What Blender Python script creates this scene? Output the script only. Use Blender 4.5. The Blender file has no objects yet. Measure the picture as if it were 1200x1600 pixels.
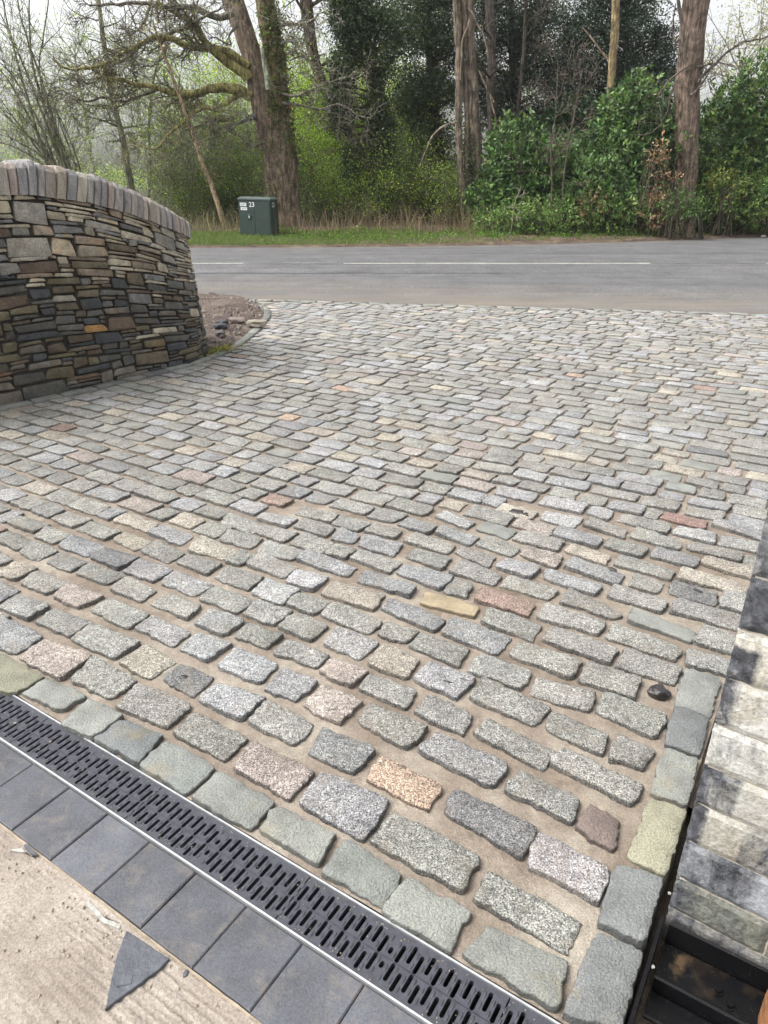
import bpy, math, random
import numpy as np
from mathutils import Vector, noise

# ------------------------------------------------------------------ camera, sky, sun, exposure
scene = bpy.context.scene
H = 1.46
PITCH = math.atan(511.0 / 1109.0)
cam_d = bpy.data.cameras.new("camera")
cam = bpy.data.objects.new("camera", cam_d)
scene.collection.objects.link(cam)
cam.location = (0, 0, H)
cam.rotation_euler = (math.pi / 2 - PITCH, 0, 0)
cam_d.sensor_fit = 'VERTICAL'
cam_d.sensor_height = 24.0
cam_d.lens = 24.0 * 1109.0 / 1600.0
cam_d.clip_start = 0.05
cam_d.clip_end = 2000
scene.camera = cam

SUN_EL, SUN_AZ = math.radians(55), math.radians(-95)
world = bpy.data.worlds.new("World")
scene.world = world
world.use_nodes = True
wt = world.node_tree
wt.nodes.clear()
sky = wt.nodes.new('ShaderNodeTexSky')
sky.sky_type = 'NISHITA'
sky.sun_disc = False
sky.sun_elevation = SUN_EL
sky.sun_rotation = SUN_AZ
sky.air_density = 1.0
sky.dust_density = 5.0
sky.ozone_density = 1.0
hs = wt.nodes.new('ShaderNodeHueSaturation')
hs.inputs['Saturation'].default_value = 0.12
bgn = wt.nodes.new('ShaderNodeBackground')
bgn.inputs['Strength'].default_value = 0.15
wo = wt.nodes.new('ShaderNodeOutputWorld')
wt.links.new(sky.outputs[0], hs.inputs['Color'])
wt.links.new(hs.outputs[0], bgn.inputs['Color'])
wt.links.new(bgn.outputs[0], wo.inputs['Surface'])
sun_d = bpy.data.lights.new("sun", 'SUN')
sun_d.energy = 0.8
sun_d.angle = math.radians(22)
sun_d.color = (1.0, 0.96, 0.9)
sun = bpy.data.objects.new("sun", sun_d)
scene.collection.objects.link(sun)
# the veiled sun stands high to the left of the camera
sdir = Vector((math.sin(SUN_AZ) * math.cos(SUN_EL), math.cos(SUN_AZ) * math.cos(SUN_EL), math.sin(SUN_EL)))
sun.rotation_euler = sdir.to_track_quat('Z', 'Y').to_euler()
scene.view_settings.view_transform = 'Standard'
scene.view_settings.look = 'None'
scene.view_settings.gamma = 1.0
scene.view_settings.use_curve_mapping = False
scene.view_settings.exposure = 1.08
scene.cycles.max_bounces = 6
scene.cycles.transparent_max_bounces = 8

# ------------------------------------------------------------------ frames
rng = random.Random(7)
nrs = np.random.RandomState(11)
O2 = np.array([-1.23025634, 1.83097463])      # where the drain's upper rail leaves the frame
U2 = np.array([0.84153415, -0.54020391])      # along the drain
N2 = np.array([0.54020391, 0.84153415])       # across it, towards the road


def W(s, t, z=0.0):
    p = O2 + s * U2 + t * N2
    return (float(p[0]), float(p[1]), z)


def ST(x, y):
    d = np.array([x, y]) - O2
    return float(d @ U2), float(d @ N2)


def at(px, py, Y):
    """world point seen at photo pixel (px,py) lying at distance Y in front of the camera"""
    dx = (px - 600) / 1109.0
    dy = -(py - 800) / 1109.0
    d = (dx, math.cos(PITCH) + dy * math.sin(PITCH), -math.sin(PITCH) + dy * math.cos(PITCH))
    k = Y / d[1]
    return Vector((d[0] * k, Y, H + d[2] * k))


def far_edge(x):                               # far edge of the road
    if x < -4: return 19.2
    if x < 11: return 19.2 + 0.017 * (x + 4) ** 2
    return 19.2 + 0.017 * 225 + 0.51 * (x - 11)


def near_edge(x):                              # near edge of the road
    if x < -2.5: return 10.37 - 0.02 * (x + 2.5)
    if x < 8: return 9.9 - 0.19 * x
    return 8.38 - 0.12 * (x - 8)


def ground_z(x, y):
    d = y - far_edge(x)
    if d < 0: return 0.0
    return min(0.075 * d, 0.62 + 0.012 * min(d, 60))


def tri_noise(x, y, z=0.0):
    return noise.noise(Vector((x, y, z)))


# ------------------------------------------------------------------ materials
def nmat(name):
    m = bpy.data.materials.new(name)
    m.use_nodes = True
    nt = m.node_tree
    nt.nodes.clear()
    out = nt.nodes.new('ShaderNodeOutputMaterial')
    b = nt.nodes.new('ShaderNodeBsdfPrincipled')
    nt.links.new(b.outputs[0], out.inputs[0])
    return m, nt, b, out


def N(nt, t, **kw):
    n = nt.nodes.new(t)
    for k, v in kw.items():
        if k in n.inputs.keys(): n.inputs[k].default_value = v
        else: setattr(n, k, v)
    return n


def pos(nt, scale=(1, 1, 1), rot=(0, 0, 0)):
    g = N(nt, 'ShaderNodeNewGeometry')
    mp = N(nt, 'ShaderNodeMapping')
    mp.inputs['Scale'].default_value = scale
    mp.inputs['Rotation'].default_value = rot
    nt.links.new(g.outputs['Position'], mp.inputs['Vector'])
    return mp.outputs[0]


def ntex(nt, vec, scale, detail=3, rough=0.55, dist=0.0):
    n = N(nt, 'ShaderNodeTexNoise')
    n.inputs['Scale'].default_value = scale
    n.inputs['Detail'].default_value = detail
    n.inputs['Roughness'].default_value = rough
    n.inputs['Distortion'].default_value = dist
    nt.links.new(vec, n.inputs['Vector'])
    return n.outputs['Fac']


def ramp(nt, fac, stops):
    r = N(nt, 'ShaderNodeValToRGB')
    el = r.color_ramp.elements
    while len(el) < len(stops): el.new(0.5)
    for e, (p, c) in zip(el, stops):
        e.position = p
        e.color = (c, c, c, 1) if not isinstance(c, tuple) else (*c, 1)
    nt.links.new(fac, r.inputs[0])
    return r.outputs[0]


def mix(nt, mode, fac, a, b):
    m = N(nt, 'ShaderNodeMix', data_type='RGBA', blend_type=mode)
    for sock, v in ((m.inputs[0], fac), (m.inputs[6], a), (m.inputs[7], b)):
        if isinstance(v, (int, float)): sock.default_value = v
        elif isinstance(v, tuple): sock.default_value = (*v, 1)
        else: nt.links.new(v, sock)
    return m.outputs[2]


def attr(nt, name='Col'):
    a = N(nt, 'ShaderNodeAttribute')
    a.attribute_name = name
    return a.outputs['Color']


def bump(nt, b, h, strength=0.5, dist=0.01):
    n = N(nt, 'ShaderNodeBump')
    n.inputs['Strength'].default_value = strength
    n.inputs['Distance'].default_value = dist
    nt.links.new(h, n.inputs['Height'])
    nt.links.new(n.outputs[0], b.inputs['Normal'])


def link(nt, a, b): nt.links.new(a, b)


def m_granite():
    m, nt, b, o = nmat('granite')
    v = pos(nt)
    sp = ramp(nt, ntex(nt, v, 250, 2, 0.75), [(0.36, 0.15), (0.45, 0.70), (0.53, 1.0), (0.66, 2.0)])
    sp2 = ramp(nt, ntex(nt, v, 85, 2, 0.6), [(0.36, 0.62), (0.5, 0.98), (0.62, 1.28)])
    bl = ramp(nt, ntex(nt, v, 7, 3), [(0.3, 0.80), (0.7, 1.15)])
    c = mix(nt, 'MULTIPLY', 1.0, attr(nt), sp)
    c = mix(nt, 'MULTIPLY', 0.8, c, sp2)
    c = mix(nt, 'MULTIPLY', 1.0, c, bl)
    c = mix(nt, 'MULTIPLY', 1.0, c, ramp(nt, ntex(nt, v, 24, 6, 0.75, 0.6), [(0.30, 0.62), (0.5, 1.0), (0.70, 1.12)]))
    dirt = ramp(nt, ntex(nt, v, 13, 5, 0.7, 0.4), [(0.52, 0.0), (0.70, 0.50)])
    c = mix(nt, 'MIX', dirt, c, (0.30, 0.25, 0.19))
    link(nt, c, b.inputs['Base Color'])
    b.inputs['Roughness'].default_value = 0.62
    bump(nt, b, mix(nt, 'ADD', 0.5, ntex(nt, v, 170, 3, 0.75), ntex(nt, v, 40, 4, 0.7)), 1.0, 0.010)
    return m


def m_sandstone():
    m, nt, b, o = nmat('green_sandstone')
    v = pos(nt)
    sp = ramp(nt, ntex(nt, v, 260, 2, 0.6), [(0.38, 0.78), (0.62, 1.2)])
    bl = ramp(nt, ntex(nt, v, 11, 4, 0.6), [(0.28, 0.70), (0.5, 1.0), (0.72, 1.22)])
    c = mix(nt, 'MULTIPLY', 1.0, attr(nt), sp)
    c = mix(nt, 'MULTIPLY', 1.0, c, bl)
    st = ramp(nt, ntex(nt, v, 9, 3, 0.6, 0.6), [(0.60, 0.0), (0.72, 0.5)])
    c = mix(nt, 'MIX', st, c, (0.34, 0.28, 0.18))
    link(nt, c, b.inputs['Base Color'])
    b.inputs['Roughness'].default_value = 0.55
    bump(nt, b, mix(nt, 'ADD', 0.6, ntex(nt, v, 160, 3, 0.7), ntex(nt, v, 34, 6, 0.75)), 0.9, 0.012)
    return m


def m_mortar():
    m, nt, b, o = nmat('wet_mortar')
    v = pos(nt)
    c = ramp(nt, ntex(nt, v, 3.2, 5, 0.6, 0.8), [(0.30, (0.18, 0.14, 0.105)), (0.5, (0.265, 0.218, 0.172)), (0.68, (0.36, 0.32, 0.26))])
    g = ramp(nt, ntex(nt, v, 240, 3, 0.7), [(0.35, 0.75), (0.65, 1.22)])
    c = mix(nt, 'MULTIPLY', 1.0, c, g)
    c = mix(nt, 'MULTIPLY', 1.0, c, ramp(nt, ntex(nt, v, 30, 4, 0.6), [(0.3, 0.8), (0.7, 1.15)]))
    link(nt, c, b.inputs['Base Color'])
    link(nt, ramp(nt, ntex(nt, v, 4.1, 3, 0.5, 0.5), [(0.44, 0.22), (0.56, 0.65)]), b.inputs['Roughness'])
    bump(nt, b, mix(nt, 'ADD', 0.4, ntex(nt, v, 40, 5, 0.65), ntex(nt, v, 200, 3, 0.7)), 0.7, 0.008)
    return m


def m_rubble():
    m, nt, b, o = nmat('rubble_stone')
    v = pos(nt)
    c = attr(nt)
    c = mix(nt, 'MULTIPLY', 1.0, c, ramp(nt, ntex(nt, v, 14, 5, 0.65, 0.5), [(0.26, 0.52), (0.5, 1.0), (0.74, 1.45)]))
    c = mix(nt, 'MULTIPLY', 1.0, c, ramp(nt, ntex(nt, v, 110, 3, 0.7), [(0.32, 0.62), (0.66, 1.3)]))
    ru = ramp(nt, ntex(nt, v, 6.5, 4, 0.6, 0.4), [(0.55, 0.0), (0.72, 0.55)])
    c = mix(nt, 'MIX', ru, c, mix(nt, 'MULTIPLY', 1.0, c, (1.45, 0.98, 0.55)))
    wh = ramp(nt, ntex(nt, v, 23, 5, 0.75), [(0.68, 0.0), (0.76, 0.4)])
    c = mix(nt, 'MIX', wh, c, (0.42, 0.41, 0.38))
    link(nt, c, b.inputs['Base Color'])
    b.inputs['Roughness'].default_value = 0.5
    v2 = pos(nt, (1, 1, 2.2))
    bump(nt, b, mix(nt, 'ADD', 0.6, ntex(nt, v, 90, 4, 0.7), ntex(nt, v2, 17, 5, 0.7)), 0.9, 0.012)
    return m


def m_coping():
    m, nt, b, o = nmat('coping_stone')
    v = pos(nt)
    v2 = pos(nt, (1, 1, 0.25))
    c = attr(nt)
    c = mix(nt, 'MULTIPLY', 1.0, c, ramp(nt, ntex(nt, v2, 22, 5, 0.65, 0.4), [(0.26, 0.55), (0.5, 1.0), (0.74, 1.4)]))
    c = mix(nt, 'MULTIPLY', 1.0, c, ramp(nt, ntex(nt, v, 120, 3, 0.7), [(0.32, 0.7), (0.66, 1.25)]))
    link(nt, c, b.inputs['Base Color'])
    b.inputs['Roughness'].default_value = 0.75
    bump(nt, b, mix(nt, 'ADD', 0.6, ntex(nt, v, 90, 4, 0.7), ntex(nt, v2, 30, 4, 0.7)), 0.8, 0.01)
    return m


def m_quoin():
    # pale dressed limestone with black weathering streaks running down the face; attribute Stain.r = how much
    m, nt, b, o = nmat('stained_limestone')
    v = pos(nt)
    vs = pos(nt, (1, 1, 0.24))
    pale = ramp(nt, ntex(nt, v, 9, 5, 0.7, 0.7), [(0.3, (0.42, 0.38, 0.31)), (0.46, (0.56, 0.545, 0.51)), (0.7, (0.68, 0.68, 0.665))])
    pale = mix(nt, 'MULTIPLY', 1.0, pale, attr(nt))
    st = attr(nt, 'Stain')
    n1 = ntex(nt, vs, 16, 6, 0.72, 0.5)
    n2 = ntex(nt, v, 70, 4, 0.75)
    s = mix(nt, 'ADD', 0.35, n1, n2)
    s = mix(nt, 'ADD', 1.0, s, st)
    f = ramp(nt, s, [(0.92, 0.0), (1.0, 0.9)])
    mm = N(nt, 'ShaderNodeMath', operation='SUBTRACT')
    link(nt, s, mm.inputs[0]); mm.inputs[1].default_value = 0.66
    m2 = N(nt, 'ShaderNodeMath', operation='MULTIPLY')
    m2.use_clamp = True
    link(nt, mm.outputs[0], m2.inputs[0]); m2.inputs[1].default_value = 3.8
    dark = ramp(nt, ntex(nt, v, 40, 4, 0.7), [(0.35, (0.030, 0.032, 0.038)), (0.7, (0.15, 0.155, 0.175))])
    c = mix(nt, 'MIX', m2.outputs[0], pale, dark)
    c = mix(nt, 'MULTIPLY', 1.0, c, ramp(nt, ntex(nt, v, 120, 3, 0.75), [(0.34, 0.7), (0.64, 1.15)]))
    link(nt, c, b.inputs['Base Color'])
    b.inputs['Roughness'].default_value = 0.42
    bump(nt, b, mix(nt, 'ADD', 0.6, ntex(nt, v, 130, 4, 0.7), ntex(nt, v, 25, 4, 0.7)), 0.5, 0.006)
    return m


def m_asphalt():
    m, nt, b, o = nmat('asphalt')
    v = pos(nt)
    vx = pos(nt, (0.12, 1, 1))
    c = ramp(nt, ntex(nt, pos(nt, (0.05, 1, 1)), 2.3, 6, 0.7), [(0.32, (0.088, 0.088, 0.091)), (0.5, (0.108, 0.107, 0.109)), (0.68, (0.134, 0.131, 0.130))])
    c = mix(nt, 'MULTIPLY', 1.0, c, ramp(nt, ntex(nt, v, 60, 2, 0.8), [(0.34, 0.35), (0.5, 1.0), (0.66, 2.2)]))
    c = mix(nt, 'MULTIPLY', 1.0, c, ramp(nt, ntex(nt, v, 1.3, 6, 0.75), [(0.3, 0.68), (0.7, 1.25)]))
    # mud carried off the driveway: attribute Col.r is how much lies here
    mud = mix(nt, 'MULTIPLY', 1.0, attr(nt), ramp(nt, ntex(nt, vx, 2.2, 5, 0.7), [(0.36, 0.1), (0.62, 1.0)]))
    c = mix(nt, 'MIX', mud, c, (0.20, 0.17, 0.13))
    link(nt, c, b.inputs['Base Color'])
    b.inputs['Roughness'].default_value = 0.8
    bump(nt, b, ntex(nt, v, 120, 2, 0.8), 0.6, 0.008)
    return m


def m_simple(name, col, rough=0.6, metal=0.0, nscale=20, var=0.25, bs=0.3, bd=0.004, use_attr=False, spec=None):
    m, nt, b, o = nmat(name)
    v = pos(nt)
    lo, hi = 1 - var, 1 + var
    src = attr(nt) if use_attr else None
    f = ramp(nt, ntex(nt, v, nscale, 5, 0.65), [(0.3, lo), (0.7, hi)])
    c = mix(nt, 'MULTIPLY', 1.0, src if use_attr else col, f)
    link(nt, c, b.inputs['Base Color'])
    b.inputs['Roughness'].default_value = rough
    b.inputs['Metallic'].default_value = metal
    if spec is not None: b.inputs['Specular IOR Level'].default_value = spec
    if bs: bump(nt, b, ntex(nt, v, nscale * 3, 4, 0.65), bs, bd)
    return m


def m_bark(name, scale=7.0):
    m, nt, b, o = nmat(name)
    v = pos(nt)
    vs = pos(nt, (1, 1, 0.16))
    c = attr(nt)
    c = mix(nt, 'MULTIPLY', 1.0, c, ramp(nt, ntex(nt, vs, scale * 2.2, 5, 0.7, 0.4), [(0.32, 0.18), (0.5, 1.0), (0.68, 2.0)]))
    c = mix(nt, 'MULTIPLY', 1.0, c, ramp(nt, ntex(nt, v, 4.5, 5, 0.65, 0.5), [(0.34, 0.45), (0.66, 1.5)]))
    link(nt, c, b.inputs['Base Color'])
    b.inputs['Roughness'].default_value = 0.9
    bump(nt, b, ntex(nt, vs, scale * 4, 5, 0.75), 1.0, 0.05)
    return m


def m_leaf(name, rough=0.5, trans=0.3):
    m, nt, b, o = nmat(name)
    c = attr(nt)
    link(nt, c, b.inputs['Base Color'])
    b.inputs['Roughness'].default_value = rough
    tr = N(nt, 'ShaderNodeBsdfTranslucent')
    link(nt, mix(nt, 'MULTIPLY', 1.0, c, (1.15, 1.25, 0.6)), tr.inputs['Color'])
    ms = N(nt, 'ShaderNodeMixShader')
    ms.inputs[0].default_value = trans
    link(nt, b.outputs[0], ms.inputs[1]); link(nt, tr.outputs[0], ms.inputs[2])
    link(nt, ms.outputs[0], o.inputs[0])
    return m


def m_slab():
    m, nt, b, o = nmat('ribbed_concrete')
    v = pos(nt)
    ang = math.atan2(U2[1], U2[0])
    vr = pos(nt, (1, 1, 1), (0, 0, -ang))
    w = N(nt, 'ShaderNodeTexWave', wave_type='BANDS', bands_direction='Y')
    w.inputs['Scale'].default_value = 22
    w.inputs['Distortion'].default_value = 3.0
    w.inputs['Detail'].default_value = 3
    w.inputs['Detail Scale'].default_value = 3
    link(nt, vr, w.inputs['Vector'])
    c = ramp(nt, ntex(nt, v, 6, 5, 0.65, 0.5), [(0.3, (0.235, 0.195, 0.160)), (0.5, (0.33, 0.285, 0.240)), (0.7, (0.41, 0.365, 0.315))])
    c = mix(nt, 'MULTIPLY', 1.0, c, ramp(nt, ntex(nt, v, 170, 3, 0.8), [(0.3, 0.62), (0.66, 1.25)]))
    mask = ramp(nt, ntex(nt, v, 3.2, 3), [(0.40, 0.0), (0.62, 0.5)])
    wr = ramp(nt, w.outputs['Fac'], [(0.4, 0.8), (0.9, 1.25)])
    c = mix(nt, 'MULTIPLY', mask, c, wr)
    link(nt, c, b.inputs['Base Color'])
    b.inputs['Roughness'].default_value = 0.8
    bump(nt, b, mix(nt, 'ADD', 0.6, ntex(nt, v, 60, 5, 0.75), mix(nt, 'MULTIPLY', 1.0, w.outputs['Fac'], mask)), 0.8, 0.008)
    return m


def m_paver():
    m, nt, b, o = nmat('charcoal_paver')
    v = pos(nt)
    c = mix(nt, 'MULTIPLY', 1.0, attr(nt), ramp(nt, ntex(nt, v, 200, 3, 0.7), [(0.35, 0.8), (0.66, 1.25)]))
    c = mix(nt, 'MULTIPLY', 1.0, c, ramp(nt, ntex(nt, v, 8, 4, 0.6), [(0.3, 0.75), (0.7, 1.25)]))
    d = ramp(nt, ntex(nt, v, 15, 7, 0.8, 0.3), [(0.50, 0.0), (0.70, 0.55)])
    c = mix(nt, 'MIX', d, c, (0.22, 0.185, 0.15))
    link(nt, c, b.inputs['Base Color'])
    b.inputs['Roughness'].default_value = 0.55
    bump(nt, b, ntex(nt, v, 160, 4, 0.75), 0.5, 0.004)
    return m


def m_ground(name, stops, scale=3.0, bs=0.8):
    m, nt, b, o = nmat(name)
    v = pos(nt)
    c = ramp(nt, ntex(nt, v, scale, 6, 0.7, 0.4), stops)
    c = mix(nt, 'MULTIPLY', 1.0, c, ramp(nt, ntex(nt, v, scale * 16, 4, 0.8), [(0.3, 0.5), (0.7, 1.5)]))
    link(nt, c, b.inputs['Base Color'])
    b.inputs['Roughness'].default_value = 0.9
    bump(nt, b, ntex(nt, v, scale * 12, 5, 0.75), bs, 0.03)
    return m


def m_beam():
    m, nt, b, o = nmat('black_painted_steel')
    v = pos(nt)
    r = ramp(nt, ntex(nt, v, 10, 4, 0.65), [(0.54, 0.0), (0.68, 1.0)])
    sp = ramp(nt, ntex(nt, v, 330, 2, 0.8), [(0.66, 0.0), (0.72, 0.8)])
    c = mix(nt, 'MIX', mix(nt, 'MULTIPLY', 1.0, attr(nt), r), (0.006, 0.006, 0.007), (0.17, 0.11, 0.06))
    c = mix(nt, 'MIX', mix(nt, 'MULTIPLY', 1.0, sp, ramp(nt, ntex(nt, v, 25, 3), [(0.45, 0.0), (0.6, 1.0)])), c, (0.35, 0.34, 0.31))
    link(nt, c, b.inputs['Base Color'])
    b.inputs['Roughness'].default_value = 0.28
    b.inputs['Specular IOR Level'].default_value = 0.25
    return m


M = dict(
    granite=m_granite(), sand=m_sandstone(), mortar=m_mortar(), rubble=m_rubble(), coping=m_coping(),
    quoin=m_quoin(), asphalt=m_asphalt(), slab=m_slab(), paver=m_paver(), bark=m_bark('bark'),
    leaf=m_leaf('leaf', 0.5, 0.55), gloss=m_leaf('glossy_leaf', 0.46, 0.2), dry=m_leaf('dry_leaf', 0.8, 0.25),
    iron=m_simple('cast_iron', (0.058, 0.060, 0.073), 0.45, 0.15, 60, 0.3, 0.35, 0.002),
    black=m_simple('dark_channel', (0.010, 0.010, 0.011), 0.6, 0, 20, 0.3, 0),
    galv=m_simple('galvanised_rail', (0.62, 0.63, 0.64), 0.38, 0.6, 40, 0.15, 0.1),
    core=m_simple('dark_wall_mortar', (0.045, 0.040, 0.033), 0.9, 0, 20, 0.5, 0.6, 0.01),
    palemortar=m_simple('pale_lime_mortar', (0.45, 0.40, 0.33), 0.8, 0, 30, 0.3, 0.4),
    haunch=m_simple('mortar_haunch', (0.34, 0.28, 0.21), 0.8, 0, 30, 0.3, 0.6, 0.006),
    soil=m_ground('soil', [(0.3, (0.06, 0.042, 0.034)), (0.5, (0.125, 0.09, 0.072)), (0.7, (0.24, 0.20, 0.155))], 3.0, 1.0),
    pit=m_ground('pit_mud', [(0.3, (0.09, 0.07, 0.052)), (0.7, (0.21, 0.165, 0.12))], 8.0, 0.7),
    floor=m_ground('woodland_floor', [(0.3, (0.035, 0.035, 0.020)), (0.5, (0.06, 0.06, 0.03)), (0.7, (0.08, 0.11, 0.035))], 1.4, 0.8),
    verge=m_ground('verge_soil', [(0.3, (0.045, 0.030, 0.022)), (0.5, (0.10, 0.070, 0.048)), (0.7, (0.20, 0.15, 0.10))], 2.4, 0.9),
    white=m_simple('road_paint', (0.52, 0.51, 0.46), 0.7, 0, 9, 0.45, 0.2),
    cabinet=m_simple('green_cabinet_paint', (0.030, 0.052, 0.044), 0.42, 0, 8, 0.18, 0.05),
    cablid=m_simple('cabinet_lid_paint', (0.085, 0.11, 0.105), 0.45, 0, 8, 0.15, 0.05),
    sticker=m_simple('white_sticker', (0.72, 0.74, 0.76), 0.5, 0, 30, 0.06, 0),
    ink=m_simple('dark_ink', (0.06, 0.07, 0.08), 0.6, 0, 30, 0.1, 0),
    slate=m_simple('loose_slate', (0.085, 0.09, 0.105), 0.5, 0, 40, 0.35, 0.6, 0.004),
    plastic=m_simple('pale_plastic', (0.36, 0.35, 0.32), 0.6, 0, 90, 0.35, 0.2),
    wet=m_simple('wet_black_stone', (0.018, 0.014, 0.014), 0.12, 0, 30, 0.4, 0.5, 0.01, spec=0.8),
    beam=m_beam(),
    rust=m_simple('rusty_brown', (0.26, 0.115, 0.045), 0.85, 0, 35, 0.4, 0.9, 0.01),
    grass=m_leaf('grass_blade', 0.6, 0.35),
)

# ------------------------------------------------------------------ mesh helpers
COL = scene.collection


def put(me, name, parent=None, loc=None):
    o = bpy.data.objects.new(name, me)
    COL.objects.link(o)
    if parent is not None: o.parent = parent
    if loc is not None: o.location = loc
    return o


def mesh_np(name, V, F, mat, parent=None, cols=None, smooth=False, extra=None):
    """V (n,3) array, F (m,k) int array with the same k, or a list of lists"""
    me = bpy.data.meshes.new(name)
    V = np.asarray(V, dtype=np.float32)
    if isinstance(F, np.ndarray):
        m, k = F.shape
        me.vertices.add(len(V)); me.vertices.foreach_set('co', V.ravel())
        me.loops.add(m * k); me.loops.foreach_set('vertex_index', F.astype(np.int32).ravel())
        me.polygons.add(m)
        me.polygons.foreach_set('loop_start', np.arange(0, m * k, k, dtype=np.int32))
        me.update(calc_edges=True)
    else:
        me.from_pydata(V.tolist(), [], F)
    if smooth: me.polygons.foreach_set('use_smooth', np.ones(len(me.polygons), dtype=bool))
    if cols is not None: set_col(me, 'Col', cols)
    if extra:
        for k, v in extra.items(): set_col(me, k, v)
    me.materials.append(mat)
    me.update()
    return put(me, name, parent)


def set_col(me, name, cols):
    a = me.color_attributes.new(name, 'FLOAT_COLOR', 'POINT')
    n = len(me.vertices)
    cols = np.asarray(cols, dtype=np.float32)
    if cols.ndim == 1: cols = np.tile(cols, (n, 1))
    c4 = np.ones((n, 4), dtype=np.float32)
    c4[:, :cols.shape[1]] = cols[:, :4]
    a.data.foreach_set('color', c4.ravel())


def tag(o, label=None, cat=None, group=None, kind=None):
    if label: o['label'] = label
    if cat: o['category'] = cat
    if group: o['group'] = group
    if kind: o['kind'] = kind
    return o


def empty(name, loc, label, cat, group=None):
    o = bpy.data.objects.new(name, None)
    COL.objects.link(o)
    o.location = loc
    o.empty_display_size = 0.2
    return tag(o, label, cat, group)


class Acc:
    """collects geometry (mixed polygons) in world space"""
    def __init__(s): s.v = []; s.f = []; s.c = []
    def add(s, V, F, col=None):
        b = len(s.v); s.v.extend(V); s.f.extend([[i + b for i in f] for f in F])
        if col is not None:
            if len(col) == len(V) and hasattr(col[0], '__len__'): s.c.extend(col)
            else: s.c.extend([col] * len(V))
    def box(s, x0, x1, y0, y1, z0, z1, fn=None, col=None):
        V = [(x0, y0, z0), (x1, y0, z0), (x1, y1, z0), (x0, y1, z0), (x0, y0, z1), (x1, y0, z1), (x1, y1, z1), (x0, y1, z1)]
        if fn: V = [fn(*v) for v in V]
        s.add(V, [[0, 3, 2, 1], [4, 5, 6, 7], [0, 1, 5, 4], [1, 2, 6, 5], [2, 3, 7, 6], [3, 0, 4, 7]], col)
    def build(s, name, mat, parent=None, smooth=False):
        if parent is not None and parent.type == 'EMPTY' or parent is not None:
            off = np.array(parent_world(parent))
        else: off = np.zeros(3)
        # origin at the geometry's own centre
        V = np.array(s.v, dtype=np.float64)
        ctr = (V.min(0) + V.max(0)) / 2
        o = mesh_np(name, V - ctr, s.f, mat, parent, np.array(s.c) if s.c else None, smooth)
        o.location = tuple(ctr - off)
        return o


def parent_world(o):
    p = np.zeros(3)
    while o is not None:
        p += np.array(o.location); o = o.parent
    return p


def bake(name, V, F, mat, parent=None, cols=None, smooth=False, extra=None):
    """world-space verts -> object whose origin sits at its centre"""
    V = np.asarray(V, dtype=np.float64)
    ctr = (V.min(0) + V.max(0)) / 2
    off = parent_world(parent) if parent is not None else np.zeros(3)
    o = mesh_np(name, V - ctr, F, mat, parent, cols, smooth, extra)
    o.location = tuple(ctr - off)
    return o


def outline(corners, K, r, amp, seed):
    """rounded irregular outline through 4 corners -> K points (2D)"""
    c = [np.array(p, float) for p in corners]
    ctr = sum(c) / 4
    pts = []
    m = len(c)
    for i in range(m):
        p, q0, q1 = c[i], c[i - 1], c[(i + 1) % m]
        a = q0 - p; la = np.linalg.norm(a); b = q1 - p; lb = np.linalg.norm(b)
        rr = min(r, la * 0.35, lb * 0.35)
        A = p + a / la * rr; B = p + b / lb * rr
        mid = (A + B) / 2 * 0.4 + p * 0.6
        pts += [A, mid, B]
    P = np.array(pts + [pts[0]])
    seg = np.linalg.norm(np.diff(P, axis=0), axis=1)
    cum = np.concatenate([[0], np.cumsum(seg)])
    tt = np.linspace(0, cum[-1], K, endpoint=False) + cum[-1] * 0.01
    X = np.interp(tt, cum, P[:, 0]); Y = np.interp(tt, cum, P[:, 1])
    out = np.stack([X, Y], 1)
    mids = [P[i * 3 + 1] for i in range(m)]
    for q in mids:
        out[int(np.argmin(np.linalg.norm(out - q, axis=1)))] = q
    for i in range(K):
        d = out[i] - ctr
        L = np.linalg.norm(d) + 1e-9
        n1 = noise.noise(Vector((out[i][0] * 18 + seed * 3.1, out[i][1] * 18, seed)))
        n2 = noise.noise(Vector((out[i][0] * 60 + seed, out[i][1] * 60, seed * 1.7)))
        out[i] = out[i] + d / L * (n1 * amp + n2 * amp * 0.9)
    return out, ctr


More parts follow.
